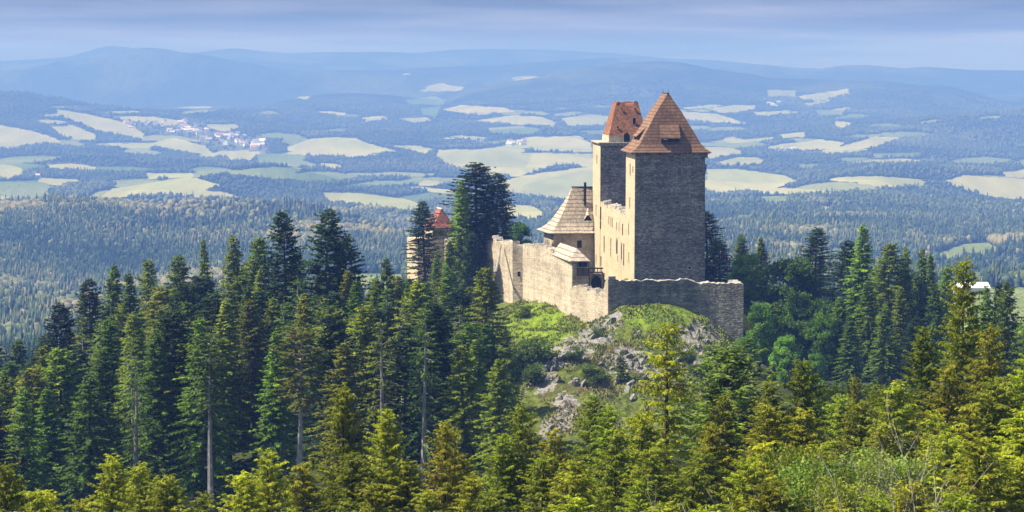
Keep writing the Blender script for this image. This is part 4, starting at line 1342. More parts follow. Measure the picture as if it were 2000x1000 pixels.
def hip_roof(mb, eave, ridge, ze, zr, prof, m=0, thick=0.14):
    """eave: 4 plan corners (FL, FR, BR, BL); ridge: 4 plan corners for the same order; prof: (t, h) pairs"""
    eave = [np.array(p, float)[:2] for p in eave]
    ridge = [np.array(p, float)[:2] for p in ridge]
    loops = []
    for t, h in prof:
        loops.append([np.array([*(e * (1 - t) + g * t), ze + (zr - ze) * h]) for e, g in zip(eave, ridge)])
    low = [p - Z1 * thick for p in loops[0]]
    mb.poly(low[::-1], m)
    loops = [low] + loops
    for a, b in zip(loops[:-1], loops[1:]):
        for i in range(4):
            j = (i + 1) % 4
            mb.poly([a[i], a[j], b[j], b[i]], m)
    mb.poly(loops[-1], m)
PROF_BELL = [(0, 0), (0.13, 0.06), (0.25, 0.145), (0.34, 0.26), (0.5, 0.45), (0.69, 0.68), (1, 1)]

def tower_walls(mb, u0, u1, v0, v1, z0, z1, seed=1):
    """four-sided tower body with slightly uneven corners"""
    r = np.random.default_rng(seed)
    n = 26
    loops = []
    for k in range(n + 1):
        z = z0 + (z1 - z0) * k / n
        b = 0.10 * (1 - k / n)
        lp = []
        for (u, v), (su, sv) in zip(((u0, v0), (u1, v0), (u1, v1), (u0, v1)), ((-1, -1), (1, -1), (1, 1), (-1, 1))):
            lp.append(C(u + su * b + r.normal(0, 0.022), v + sv * b + r.normal(0, 0.022), z))
        loops.append(lp)
    for a, b in zip(loops[:-1], loops[1:]):
        for i in range(4):
            j = (i + 1) % 4
            mb.poly([a[i], a[j], b[j], b[i]])
    mb.poly(loops[-1])

def shed_dormer(root, org, cu, v_front, z_low, w, run, rise, plane_dir, mat, side='front'):
    pass

def front_tower():
    base = C(6.9, 6, -43.5)
    root = empty('castle_tower', base)
    tag(root, 'nearer and taller grey stone tower with steep brown shingle roof', 'tower')
    W = 13.8
    ZT = float(z_at(297, 400))
    mb = MB()
    tower_walls(mb, 0, W, 0, 12.0, -46, ZT + 0.35, 3)
    w = mb.build('wall', M_STONE, root, base)
    # thin skin on the same masonry: the flank's sunlight put into a paler colour
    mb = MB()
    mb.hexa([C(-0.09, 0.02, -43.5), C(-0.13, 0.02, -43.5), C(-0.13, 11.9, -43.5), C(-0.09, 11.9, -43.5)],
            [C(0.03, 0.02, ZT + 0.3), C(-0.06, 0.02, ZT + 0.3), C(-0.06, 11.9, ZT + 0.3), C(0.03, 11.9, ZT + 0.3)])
    mb.build('sunlit_flank_skin', M_PALE, root, base)
    oh = 1.05
    ze = ZT - 0.05
    zr = float(z_at(183, 404))
    mb = MB()
    eave = [C(-oh, -oh, 0), C(W + oh, -oh, 0), C(W + oh, 12 + oh, 0), C(-oh, 12 + oh, 0)]
    ridge = [C(W / 2 - 0.12, 3.0, 0), C(W / 2 + 0.12, 3.0, 0), C(W / 2 + 0.12, 9.2, 0), C(W / 2 - 0.12, 9.2, 0)]
    hip_roof(mb, eave, ridge, ze, zr, PROF_BELL)
    roof = mb.build('roof', M_SHING, root, base)
    mb = MB()                                                # ridge capping and finials
    mb.box(C(W / 2, 6.1, zr + 0.08), U * 0.2, Vv * 3.3, Z1 * 0.09)
    mb.build('ridge_cap', M_WOOD, roof, base)
    for v in (3.1, 9.0):
        mb = MB()
        mb.tube([C(W / 2, v, zr), C(W / 2, v, zr + 0.95)], [0.06, 0.015], 5)
        mb.build('finial', M_IRON, roof, base)
    # front dormer: shed roof lifting from the slope
    def plane_v(z):                                        # depth of the front slope at height z
        h = (z - ze) / (zr - ze)
        t = np.interp(h, [p[1] for p in PROF_BELL], [p[0] for p in PROF_BELL])
        return -oh * (1 - t) + 3.0 * t
    def plane_u(z):
        h = (z - ze) / (zr - ze)
        t = np.interp(h, [p[1] for p in PROF_BELL], [p[0] for p in PROF_BELL])
        return -oh * (1 - t) + (W / 2) * t
    zt_ = float(z_at(243, 400))
    zb_ = float(z_at(270, 400))
    u0, u1 = 4.9, 8.7
    vt, vb = plane_v(zt_) - 0.05, plane_v(zb_) - 0.95
    mb = MB()
    mb.hexa([C(u0, vt, zt_ - 0.12), C(u1, vt, zt_ - 0.12), C(u1 + 0.1, vb, zb_ - 0.12), C(u0 - 0.1, vb, zb_ - 0.12)][::-1],
            [C(u0, vt, zt_ + 0.02), C(u1, vt, zt_ + 0.02), C(u1 + 0.1, vb, zb_ + 0.02), C(u0 - 0.1, vb, zb_ + 0.02)][::-1])
    dorm = mb.build('dormer', M_SHING, root, base)
    mb = MB()                                                # cheeks and front opening
    zl = zb_ - 0.85
    for u in (u0 + 0.15, u1 - 0.15):
        pts = [C(u, plane_v(zt_) + 0.1, zt_ - 0.2), C(u, vb + 0.25, zb_ - 0.1), C(u, vb + 0.25, zl + 0.1), C(u, plane_v(zl) + 0.1, zl)]
        mb.hexa([p - U * 0.05 for p in pts], [p + U * 0.05 for p in pts])
    mb.box(C((u0 + u1) / 2, vb + 0.25, zl + 0.14), U * 1.72, Vv * 0.06, Z1 * 0.07)
    for u in (u0 + 1.3, u1 - 1.3):
        mb.box(C(u, vb + 0.25, (zb_ + zl) / 2), U * 0.05, Vv * 0.05, Z1 * (zb_ - zl) * 0.42)
    mb.build('dormer_frame', M_WOOD, dorm, base)
    mb = MB()
    mb.box(C((u0 + u1) / 2, vb + 0.75, (zb_ + zl) / 2 - 0.05), U * 1.7, Vv * 0.04, Z1 * 0.38)
    mb.build('dark_opening', M_DARK, dorm, base)
    mb = MB()
    mb.box(C(u0 + 0.9, vb + 0.1, zb_ - 0.25), U * 0.35, Vv * 0.03, Z1 * 0.07)
    mb.build('gutter_plate', M_METAL, dorm, base)
    # flank dormer
    za, zb2 = float(z_at(248, 405)), float(z_at(266, 405))
    v0, v1 = 3.6, 8.6
    ua, ub = plane_u(za) + 0.0, plane_u(zb2) - 0.9
    mb = MB()
    mb.hexa([C(ua, v0, za - 0.1), C(ub, v0 - 0.1, zb2 - 0.1), C(ub, v1 + 0.1, zb2 - 0.1), C(ua, v1, za - 0.1)],
            [C(ua, v0, za + 0.04), C(ub, v0 - 0.1, zb2 + 0.04), C(ub, v1 + 0.1, zb2 + 0.04), C(ua, v1, za + 0.04)])
    d2 = mb.build('dormer', M_SHING, root, base)
    mb = MB()
    zl = zb2 - 0.75
    for v in (v0 + 0.1, v1 - 0.1):
        pts = [C(plane_u(za) + 0.1, v, za - 0.15), C(ub + 0.25, v, zb2 - 0.08), C(ub + 0.25, v, zl + 0.1), C(plane_u(zl) + 0.1, v, zl)]
        mb.hexa([p - Vv * 0.05 for p in pts], [p + Vv * 0.05 for p in pts])
    mb.build('dormer_frame', M_WOOD, d2, base)
    # rafters feet row under the eave
    mb = MB()
    for i in range(17):
        mb.box(C(-0.6 + i * 0.94, -0.45, ze - 0.24), U * 0.07, Vv * 0.5, Z1 * 0.09)
    mb.build('rafter_ends', M_WOOD, roof, base)
    # garderobe on the right side
    mb = MB()
    mb.hexa([C(W + 0.0, 2, -21.9), C(W + 0.35, 2.2, -21.9), C(W + 0.35, 4.6, -21.9), C(W, 4.8, -21.9)], [C(W, 2, -19.2), C(W + 0.75, 2, -19.2), C(W + 0.75, 4.8, -19.2), C(W, 4.8, -19.2)])
    mb.build('garderobe', M_STONE, root, base)
    mb = MB()
    mb.box(C(W + 0.2, 1.0, ZT - 0.7), U * 0.35, Vv * 0.9, Z1 * 0.5)
    mb.build('corbel', M_STONE, root, base)
    # openings
    opening(root, base, C(10.9, -0.08, float(z_at(524, 400))), U, -Vv, 0.42, 0.42, surround=0.12, deep=0.05, label='small square hole low in the shaded face')
    for v, py, h in ((6, 330, 2.4), (6.3, 395, 2.2), (7.5, 447, 2.4), (7.0, 502, 2.2), (2.5, 330, 1.2)):
        opening(root, base, C(-0.12, v, float(z_at(py, 400 + v))), Vv, -U, 0.34, h * 0.8, name='arrow_slit', surround=0.12, deep=0.05)
front_tower()

def back_tower():
    v0, v1, W = 49.6, 62.0, 12.4
    base = C(6, 56, -42)
    root = empty('castle_tower', base)
    tag(root, 'farther grey stone tower with broken-off orange brick roof', 'tower')
    ZT = float(z_at(279, 450))
    mb = MB()
    tower_walls(mb, 0, W, v0, v1, -46, ZT, 5)
    mb.build('wall', M_STONE, root, base)
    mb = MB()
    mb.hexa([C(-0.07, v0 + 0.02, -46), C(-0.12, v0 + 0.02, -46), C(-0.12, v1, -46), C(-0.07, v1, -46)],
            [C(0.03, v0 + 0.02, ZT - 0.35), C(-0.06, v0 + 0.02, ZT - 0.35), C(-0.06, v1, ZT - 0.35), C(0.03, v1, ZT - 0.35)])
    mb.build('sunlit_flank_skin', M_PALE, root, base)  # paler skin again carries the flank's sunlight in its colour
    # ledge
    mb = MB()
    o = 0.55
    r = np.random.default_rng(3)
    mb.hexa([C(-0.1, v0 - 0.1, ZT - 0.6), C(W + 0.1, v0 - 0.1, ZT - 0.6), C(W + 0.1, v1 + 0.1, ZT - 0.6), C(-0.1, v1 + 0.1, ZT - 0.6)],
            [C(-o, v0 - o, ZT - 0.12), C(W + o, v0 - o, ZT - 0.12), C(W + o, v1 + o, ZT - 0.12), C(-o, v1 + o, ZT - 0.12)])
    mb.hexa([C(-o, v0 - o, ZT - 0.12), C(W + o, v0 - o, ZT - 0.12), C(W + o, v1 + o, ZT - 0.12), C(-o, v1 + o, ZT - 0.12)],
            [C(-o + .02, v0 - o + .02, ZT + 0.12), C(W + o - .02, v0 - o, ZT + 0.10), C(W + o, v1 + o, ZT + 0.12), C(-o, v1 + o, ZT + 0.18)])
    for i in range(16):
        u = 0.3 + i * 0.78
        mb.box(C(u, v0 - o - 0.0, ZT - 0.3 - 0.15 * r.random()), U * 0.14, Vv * 0.07, Z1 * (0.18 + 0.22 * r.random()))
    mb.build('ledge', M_CAP, root, base)
    # masonry drum below the spire
    i0 = 2.0
    zb = float(z_at(265, 450))
    mb = MB()
    mb.hexa([C(i0 - 0.1, v0 + 1.2, ZT), C(W - i0 + 0.1, v0 + 1.2, ZT), C(W - i0 + 0.1, v1 - 1.0, ZT), C(i0 - 0.1, v1 - 1.0, ZT)],
            [C(i0 - 0.05, v0 + 1.25, zb), C(W - i0, v0 + 1.25, zb), C(W - i0, v1 - 1.05, zb), C(i0 - 0.05, v1 - 1.05, zb)])
    mb.build('parapet', M_WALL, root, base)
    # brick spire, broken top
    zt = float(z_at(199, 452))
    N = 12
    loops = []
    nl = 9
    r = np.random.default_rng(8)
    for k in range(nl):
        t = k / (nl - 1)
        hh = zb + (zt - zb) * t
        q0 = np.array([i0, v0 + 1.25]) * (1 - t) + np.array([3.95, v0 + 3.6]) * t
        q1 = np.array([W - i0, v1 - 1.05]) * (1 - t) + np.array([8.75, v1 - 4.2]) * t
        lp = []
        for (a, b) in (((q0[0], q0[1]), (q1[0], q0[1])), ((q1[0], q0[1]), (q1[0], q1[1])), ((q1[0], q1[1]), (q0[0], q1[1])), ((q0[0], q1[1]), (q0[0], q0[1]))):
            for i in range(N):
                s = i / N
                z = hh
                if k == nl - 1:
                    z += r.uniform(-0.25, 0.2)
                    if a[1] == q0[1] and b[1] == q0[1]: z += -0.45 * math.sin(s * 3.1) + 0.45 * (s > 0.8)
                lp.append(C(a[0] * (1 - s) + b[0] * s, a[1] * (1 - s) + b[1] * s, z))
        loops.append(lp)
    mb = MB()
    n4 = 4 * N
    for a, b in zip(loops[:-1], loops[1:]):
        for i in range(n4):
            j = (i + 1) % n4
            mb.poly([a[i], a[j], b[j], b[i]])
    inner = [C(6.3, (v0 + v1) / 2, zt - 1.2) * 0.12 + p * 0.88 - Z1 * 0.3 for p in loops[-1]]
    for i in range(n4):
        j = (i + 1) % n4
        mb.poly([loops[-1][i], loops[-1][j], inner[j], inner[i]])
    mb.poly(inner)
    spire = mb.build('roof', M_BRICK, root, base)
    def fv(z):
        t = (z - zb) / (zt - zb)
        return (v0 + 1.25) * (1 - t) + (v0 + 3.6) * t
    for u, py, w, h in ((7.7, 237, 0.55, 1.3), (4.0, 248, 0.3, 0.4), (8.0, 213, 0.3, 0.35), (5.0, 213, 0.3, 0.2)):
        z = float(z_at(py, 452))
        opening(spire, base, C(u, fv(z) - 0.14, z), U, -Vv, w, h, surround=0.05, deep=0.08)
    z = float(z_at(268, 451))
    f = opening(root, base, C(5.9, v0 + 0.98, z), U, -Vv, 1.1, 1.9, name='doorway', arch=True, surround=0.12, deep=0.1, label='arched blue-black doorway in the foot of the brick roof')
    # slits on the lit flank
    for v, py, h in ((55, 310, 1.6), (56, 410, 2.2), (55.5, 505, 1.6)):
        opening(root, base, C(-0.12, v, float(z_at(py, 400 + v))), Vv, -U, 0.4, h, name='arrow_slit', surround=0.12, deep=0.05)
back_tower()

def palace():
    base = C(5, 30, -43)
    root = empty('castle_palace', base)
    tag(root, 'ruined roofless palace wall with gothic windows joining both towers', 'palace ruin')
    mb = MB()
    vs = [11.95, 16, 22, 30, 38, 44, 49.6]
    py = [418, 415, 408, 404, 402, 397, 396]
    zt = [float(z_at(p, 400 + v)) for p, v in zip(py, vs)]
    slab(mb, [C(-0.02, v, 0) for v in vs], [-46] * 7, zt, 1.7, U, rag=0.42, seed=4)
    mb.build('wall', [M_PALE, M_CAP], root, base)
    mb = MB()                                               # far long wall, seen over the near one
    slab(mb, [C(11.5, v, 0) for v in vs], [-46] * 7, [z - 1.2 for z in zt], 1.5, -U, rag=0.3, seed=6)
    mb.build('rear_wall', [M_STONE, M_CAP], root, base)
    def vpx(px):                                            # depth v of the palace plane at pixel column px
        q = (px - 1000) / F
        # (O3x - .0936 v) = q (400 + .9956 v)
        return (O3[0] - q * O3[1]) / (0.0936 + q * 0.9956)
    W_ = [(1217, 448, 2.0, 0.9, 'window', 0), (1206, 480, 3.0, 1.5, 'window', 1), (1181, 476, 3.2, 0.9, 'window', 0), (1215, 490, 3.2, 1.0, 'window', 1), (1219.5, 497, 4.0, 0.9, 'window', 0),
          (1194, 478, 2.4, 0.5, 'window', 0), (1194, 492, 1.6, 0.5, 'window', 0), (1190, 430, 1.6, 0.5, 'window', 0), (1194, 432, 1.8, 0.5, 'window', 0), (1197, 434, 1.8, 0.5, 'window', 0),
          (1205, 441, 1.4, 0.5, 'window', 0), (1210, 443, 1.6, 0.5, 'window', 0), (1175, 510, 2.0, 0.9, 'doorway', 0), (1208, 505, 1.0, 0.5, 'window', 0)]
    for px, py_, h, w, nm, ar in W_:
        v = vpx(px)
        opening(root, base, C(-0.02, v, float(z_at(py_, 400 + v))), Vv, -U, w, h, name=nm, arch=bool(ar), surround=0.1, deep=0.05)
    # broken breach near the far tower
    mb = MB()
    v = vpx(1174)
    for py_, hh, ww in ((416, 2.6, 1.2), (426, 1.2, 0.8), (440, 1.6, 1.1)):
        mb.box(C(-0.06, v, float(z_at(py_, 448))), Vv * ww / 2 * 1.2, U * 0.05, Z1 * hh / 2)
    mb.build('breach', M_DARK, root, base)
palace()

def side_house():
    D0 = 457.0
    def P(px, D): return at(px, 500, D)
    base = np.array([13, 463, -46.0])
    root = empty('castle_house', base)
    tag(root, 'lower castle house with flared pale shingle roof and black chimney pipe', 'house')
    a, b, c, d = P(1081, 458.2)[:2], np.array([19.6, 459.2]), np.array([18.0, 468]), P(1062, 467.5)[:2]
    ze = float(z_at(455.5, 457))
    mb = MB()
    mb.hexa([np.array([*p, -48]) for p in (a, b, c, d)], [np.array([*p, ze + 0.5]) for p in (a, b, c, d)])
    mb.build('wall', M_WALL, root, base)
    mb = MB()
    zr = float(z_at(366, 463))
    e = [P(1073, 457)[:2], np.array([20.5, 458.2]), np.array([18.0, 469.5]), P(1048.5, 469.0)[:2]]
    rx0 = P(1117.5, 463)[0]
    rr = [np.array([rx0, 462.6]), np.array([22, 463]), np.array([22, 463.6]), np.array([rx0, 463.4])]
    rr = [np.array([rx0, 462.6]), np.array([19.2, 462.9]), np.array([18.6, 463.5]), np.array([rx0, 463.4])]
    prof = [(0, 0), (0.12, 0.045), (0.25, 0.115), (0.4, 0.23), (0.6, 0.45), (0.8, 0.71), (1, 1)]
    hip_roof(mb, e, rr, ze, zr, prof)
    roof = mb.build('roof', M_SHLIGHT, root, base)
    mb = MB()
    mb.box(np.array([(rx0 + 18.9) / 2, 463.1, zr + 0.1]), np.array([(18.9 - rx0) / 2 + 0.2, 0, 0]), np.array([0, 0.45, 0]), Z1 * 0.1)
    mb.build('ridge_cap', M_IRON, roof, base)
    def plane_y(z):
        t = np.interp((z - ze) / (zr - ze), [p[1] for p in prof], [p[0] for p in prof])
        return 457 * (1 - t) + 462.6 * t
    x = P(1142.5, 461)[0]
    mb = MB()
    zc = float(z_at(402, 460))
    mb.box(np.array([x, plane_y(zc) + 0.4, (zc + float(z_at(357, 460))) / 2]), np.array([0.27, 0, 0]), np.array([0, 0.27, 0]), Z1 * (float(z_at(357, 460)) - zc) / 2)
    for zz in (float(z_at(373, 460)), float(z_at(392, 460))):
        mb.box(np.array([x - 0.4, plane_y(zc) + 0.5, zz]), np.array([0.14, 0, 0]), np.array([0, 0.1, 0]), Z1 * 0.12)
    mb.build('chimney_pipe', M_IRON, root, base)
    # eyebrow dormer
    xc = P(1148, 459)[0]
    zd = float(z_at(430, 459))
    mb = MB()
    front, back = [], []
    for k in range(9):
        s = -1 + k / 4.0
        hz = math.cos(s * math.pi / 2) ** 1.3 * 1.0
        front.append(np.array([xc + s * 0.95, plane_y(zd) - 0.9, zd + hz * 1.2]))
        back.append(np.array([xc + s * 0.12, plane_y(zd + 2.6) - 0.02, zd + 2.6]))
    for i in range(8):
        mb.poly([front[i], front[i + 1], back[i + 1], back[i]])
        mb.poly([front[i] - Z1 * 0.12, back[i] - Z1 * 0.12, back[i + 1] - Z1 * 0.12, front[i + 1] - Z1 * 0.12])
        mb.poly([front[i] - Z1 * 0.12, front[i + 1] - Z1 * 0.12, front[i + 1], front[i]])
    dm = mb.build('dormer', M_SHLIGHT, root, base)
    mb = MB()
    fr = [p + np.array([0, 0.25, -0.1]) for p in front]
    mb.poly(fr)
    mb.build('dark_opening', M_DARK, dm, base)
    along = (b - a) / np.linalg.norm(b - a)
    al = np.array([along[0], along[1], 0])
    nn = np.array([al[1], -al[0], 0])
    wp = P(1132, 458.4)
    t = np.dot(wp[:2] - a, along)
    opening(root, base, np.array([*(a + along * t), float(z_at(477, 458.5))]), al, nn, 0.85, 1.5, surround=0.12, deep=0.06)
    al2 = (a - d) / np.linalg.norm(a - d)
    for s in (0.38, 0.55):
        q = d + (a - d) * s
        opening(root, base, np.array([*q, float(z_at(476, 463))]), np.array([*al2, 0]), np.array([-al2[1] * -1, al2[0] * -1, 0]) * np.array([-1, -1, 1]) if False else np.array([-abs(al2[1]), -abs(al2[0]) * 0.3, 0]), 0.5, 1.6, surround=0.1, deep=0.05)
side_house()

def gate_block():
    """small block with the lean-to roof and timber balcony on the line of the wall"""
    base = np.array([13, 405, -50.0])
    root = empty('guard_house', base)
    tag(root, 'small stone guardhouse with tilted shingle roof and wooden balcony before the castle house', 'house')
    A = at(1118, 500, 400)[:2]
    B = at(1150, 500, 400.5)[:2]
    Dp = at(1081, 500, 413.5)[:2]
    Cc = Dp + (B - A)
    z0, z1 = -50.0, float(z_at(508, 400))
    mb = MB()
    mb.hexa([np.array([*p, z0]) for p in (A, B, Cc, Dp)], [np.array([*p, z1]) for p in (A, B, Cc, Dp)])
    mb.build('wall', [M_WALL], root, base)
    ze = float(z_at(510, 399))
    FLp, FRp, BLp = at(1113, 500, 399)[:2], at(1153, 500, 399.3)[:2], at(1077, 500, 414.5)[:2]
    BRp = BLp + (FRp - FLp)
    R0, R1 = at(1127, 500, 401.6)[:2], at(1094.5, 500, 415)[:2]
    zr = float(z_at(485, 401.6))
    mb = MB()
    f = lambda p, z: np.array([*p, z])
    mb.poly([f(FLp, ze), f(FRp, ze), f(R0, zr)])
    mb.poly([f(BLp, ze), f(FLp, ze), f(R0, zr), f(R1, zr)])
    mb.poly([f(FRp, ze), f(BRp, ze), f(R1, zr), f(R0, zr)])
    mb.poly([f(BRp, ze), f(BLp, ze), f(R1, zr)])
    mb.poly([f(BLp, ze - .15), f(BRp, ze - .15), f(FRp, ze - .15), f(FLp, ze - .15)])
    for p, q in ((FLp, FRp), (FRp, BRp), (BRp, BLp), (BLp, FLp)):
        mb.poly([f(p, ze - .15), f(q, ze - .15), f(q, ze), f(p, ze)])
    mb.build('roof', M_SHLIGHT, root, base)
    # timber balcony
    mb = MB()
    x0, x1 = at(1127, 500, 399.4)[0], at(1150, 500, 399.4)[0]
    zf, zt = float(z_at(537, 399.4)), float(z_at(512, 399.4))
    zm = float(z_at(524, 399.4))
    mb.box(np.array([(x0 + x1) / 2, 399.35, zf]), np.array([(x1 - x0) / 2 + 0.1, 0, 0]), np.array([0, 0.75, 0]), Z1 * 0.09)
    for k in range(10):
        xx = x0 + (x1 - x0) * (k + 0.5) / 10
        mb.box(np.array([xx, 398.72, (zf + zm) / 2]), np.array([0.09, 0, 0]), np.array([0, 0.03, 0]), Z1 * (zm - zf) / 2)
    for xx in (x0, (x0 + x1) / 2, x1):
        mb.box(np.array([xx, 398.65, (zf + zt) / 2]), np.array([0.07, 0, 0]), np.array([0, 0.07, 0]), Z1 * (zt - zf) / 2)
    mb.box(np.array([(x0 + x1) / 2, 398.66, zm + 0.05]), np.array([(x1 - x0) / 2 + 0.1, 0, 0]), np.array([0, 0.09, 0]), Z1 * 0.06)
    mb.build('balcony', M_WOOD, root, base)
    opening(root, base, np.array([(x0 + x1) / 2, 400.0, (zt + zm) / 2 + 0.1]), np.array([1, 0, 0]), np.array([0, -1, 0]), 1.4, 0.9, surround=0.06, deep=0.05)
    # wall added to shade the gap below the footbridge, with a dark gate recess
    mb = MB()
    g0, g1 = at(1149, 500, 407.5), at(1181, 500, 407.5)
    slab(mb, [g0, g1], [-52, -52], [float(z_at(536, 407)), float(z_at(535, 407))], 1.0, (0, 1, 0), rag=0.1, seed=31)
    mb.build('added_shade_wall', [M_STONE, M_STONE], root, base)
    opening(root, base, np.array([(g0[0] + g1[0]) / 2, 407.5, float(z_at(556, 407))]), np.array([1, 0, 0]), np.array([0, -1, 0]), 1.7, 3.4, name='doorway', arch=True, surround=0.14, deep=0.08)
    # bridge to the palace
    mb = MB()
    y = 405.0
    xa, xb = at(1149, 500, y)[0], at(1178, 500, y)[0]
    za, zb = float(z_at(532, y)), float(z_at(524, y))
    mb.box(np.array([(xa + xb) / 2, y, za]), np.array([(xb - xa) / 2, 0, 0]), np.array([0, 0.8, 0]), Z1 * 0.1)
    for yy in (y - 0.75, y + 0.75):
        mb.box(np.array([(xa + xb) / 2, yy, zb]), np.array([(xb - xa) / 2, 0, 0]), np.array([0, 0.05, 0]), Z1 * 0.07)
        for k in range(4):
            mb.box(np.array([xa + (xb - xa) * (k + 0.5) / 4, yy, (za + zb) / 2]), np.array([0.05, 0, 0]), np.array([0, 0.045, 0]), Z1 * (zb - za) / 2)
    o = mb.build('footbridge', M_WOOD, None, (xa, y, za), (xa, y, za))
    tag(o, 'wooden footbridge crossing from the guardhouse to the palace', 'footbridge')
gate_block()

def bastion():
    xs = [1188, 1210, 1240, 1290, 1330, 1360, 1400, 1453]
    tops = [546, 547, 549, 546, 545, 550, 553, 556]
    base = np.array([18, 391, -52.0])
    root = empty('bastion_wall', base)
    tag(root, 'low shaded stone bastion wall curving over the mound before the front tower', 'wall')
    Ds = [389.5, 390, 390.5, 391, 391, 391, 390.5, 389.5]
    pts = [at(x, 500, D) for x, D in zip(xs, Ds)]
    mb = MB()
    zt = [float(z_at(t, D)) for t, D in zip(tops, Ds)]
    slab(mb, pts, [-54, -50, -49, -49, -50, -52, -56, -59], zt, 1.9, (0, 1, 0), rag=0.17, seed=11, step=0.5)
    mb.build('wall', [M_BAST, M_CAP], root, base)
    mb = MB()                                               # right-hand return
    e = pts[-1]
    slab(mb, [e + np.array([0, 1.9, 0]), e + np.array([-0.6, 6, 0])], [-59, -58], [zt[-1], zt[-1] + 0.2], 1.8, (-1, 0, 0), rag=0.2, seed=12)
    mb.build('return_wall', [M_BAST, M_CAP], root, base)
    for x, y in ((1303, 568), (1369, 573), (1398, 573), (1433, 570)):
        p = at(x, y, 390.5)
        p[1] = np.interp(x, xs, Ds) - 0.0
        opening(root, base, p, np.array([1, 0, 0]), np.array([0, -1, 0]), 0.3, 0.3, name='putlog_hole', surround=0.06, deep=0.03)
bastion()

def curtain():
    base = np.array([10, 410, -50.0])
    root = empty('curtain_wall', base)
    tag(root, 'long sunlit ruined curtain wall running from the bastion back behind the firs', 'wall')
    # right piece: corner with the bastion up to the guardhouse
    seg1 = [(1188.5, 389.6, 547, 650), (1183, 390.6, 550, 650), (1180, 391.2, 560, 650), (1172, 392.5, 575, 648), (1160, 394, 571, 645), (1148, 396, 564, 642), (1135, 397.6, 558, 640), (1120, 399.6, 560, 636), (1117.5, 400, 562, 636)]
    mb = MB()
    pts = [at(x, 500, D) for x, D, t, b in seg1]
    slab(mb, pts, [float(z_at(b, D)) - 3 for x, D, t, b in seg1], [float(z_at(t, D)) for x, D, t, b in seg1], 1.5, (1, 0.35, 0), rag=0.42, seed=21, step=0.4)
    mb.build('wall', [M_WALL, M_CAP], root, base)
    seg2 = [(1117, 400.2, 509, 636), (1100, 406, 503, 625), (1080, 413.6, 492, 612), (1062, 419, 480, 606), (1040, 425, 480, 602), (1021, 430.5, 478, 600)]
    mb = MB()
    pts = [at(x, 500, D) for x, D, t, b in seg2]
    slab(mb, pts, [float(z_at(b, D)) - 4 for x, D, t, b in seg2], [float(z_at(t, D)) for x, D, t, b in seg2], 1.6, (1, 0.3, 0), rag=0.32, seed=22, step=0.4)
    mb.build('wall', [M_WALL, M_CAP], root, base)
    q1 = at(1021, 500, 430.5)
    q2 = at(1002, 500, 431.3)
    mb = MB()
    slab(mb, [q2, q1 + np.array([0.05, 0.02, 0])], [-58, -58], [float(z_at(476, 431)), float(z_at(479, 431))], 1.2, (0.25, 1, 0), rag=0.12, seed=25)
    mb.build('turret_face', [M_WALL, M_CAP], root, base)
    seg3 = [(1001.5, 431.5, 475, 605), (985, 437, 471, 605), (970, 441, 467, 605), (950, 447, 466, 605), (930, 455, 475, 610), (900, 470, 480, 612), (880, 485, 470, 614), (868, 497, 465, 620)]
    mb = MB()
    pts = [at(x, 500, D) for x, D, t, b in seg3]
    slab(mb, pts, [float(z_at(b, D)) - 5 for x, D, t, b in seg3], [float(z_at(t, D)) for x, D, t, b in seg3], 1.6, (1, 0.35, 0), rag=0.32, seed=23, step=0.4)
    mb.build('wall', [M_WALL, M_CAP], root, base)
    p = at(1014, 535, 431)
    p[1] = 430.75
    opening(root, base, p, np.array([1, 0, 0]), np.array([0, -1, 0]), 0.5, 0.9, surround=0.08, deep=0.05)
    # leaning beam
    mb = MB()
    a, b = at(968, 532, 430), at(978, 478, 437)
    mb.tube([a, (a + b) / 2 + np.array([0.1, 0, 0]), b], [0.3, 0.26, 0.2], 7)
    o = mb.build('leaning_snag', M_BARKP, None, a, tuple(a))
    tag(o, 'dead branchless trunk leaning against the curtain wall right of the biggest fir', 'dead tree')
curtain()

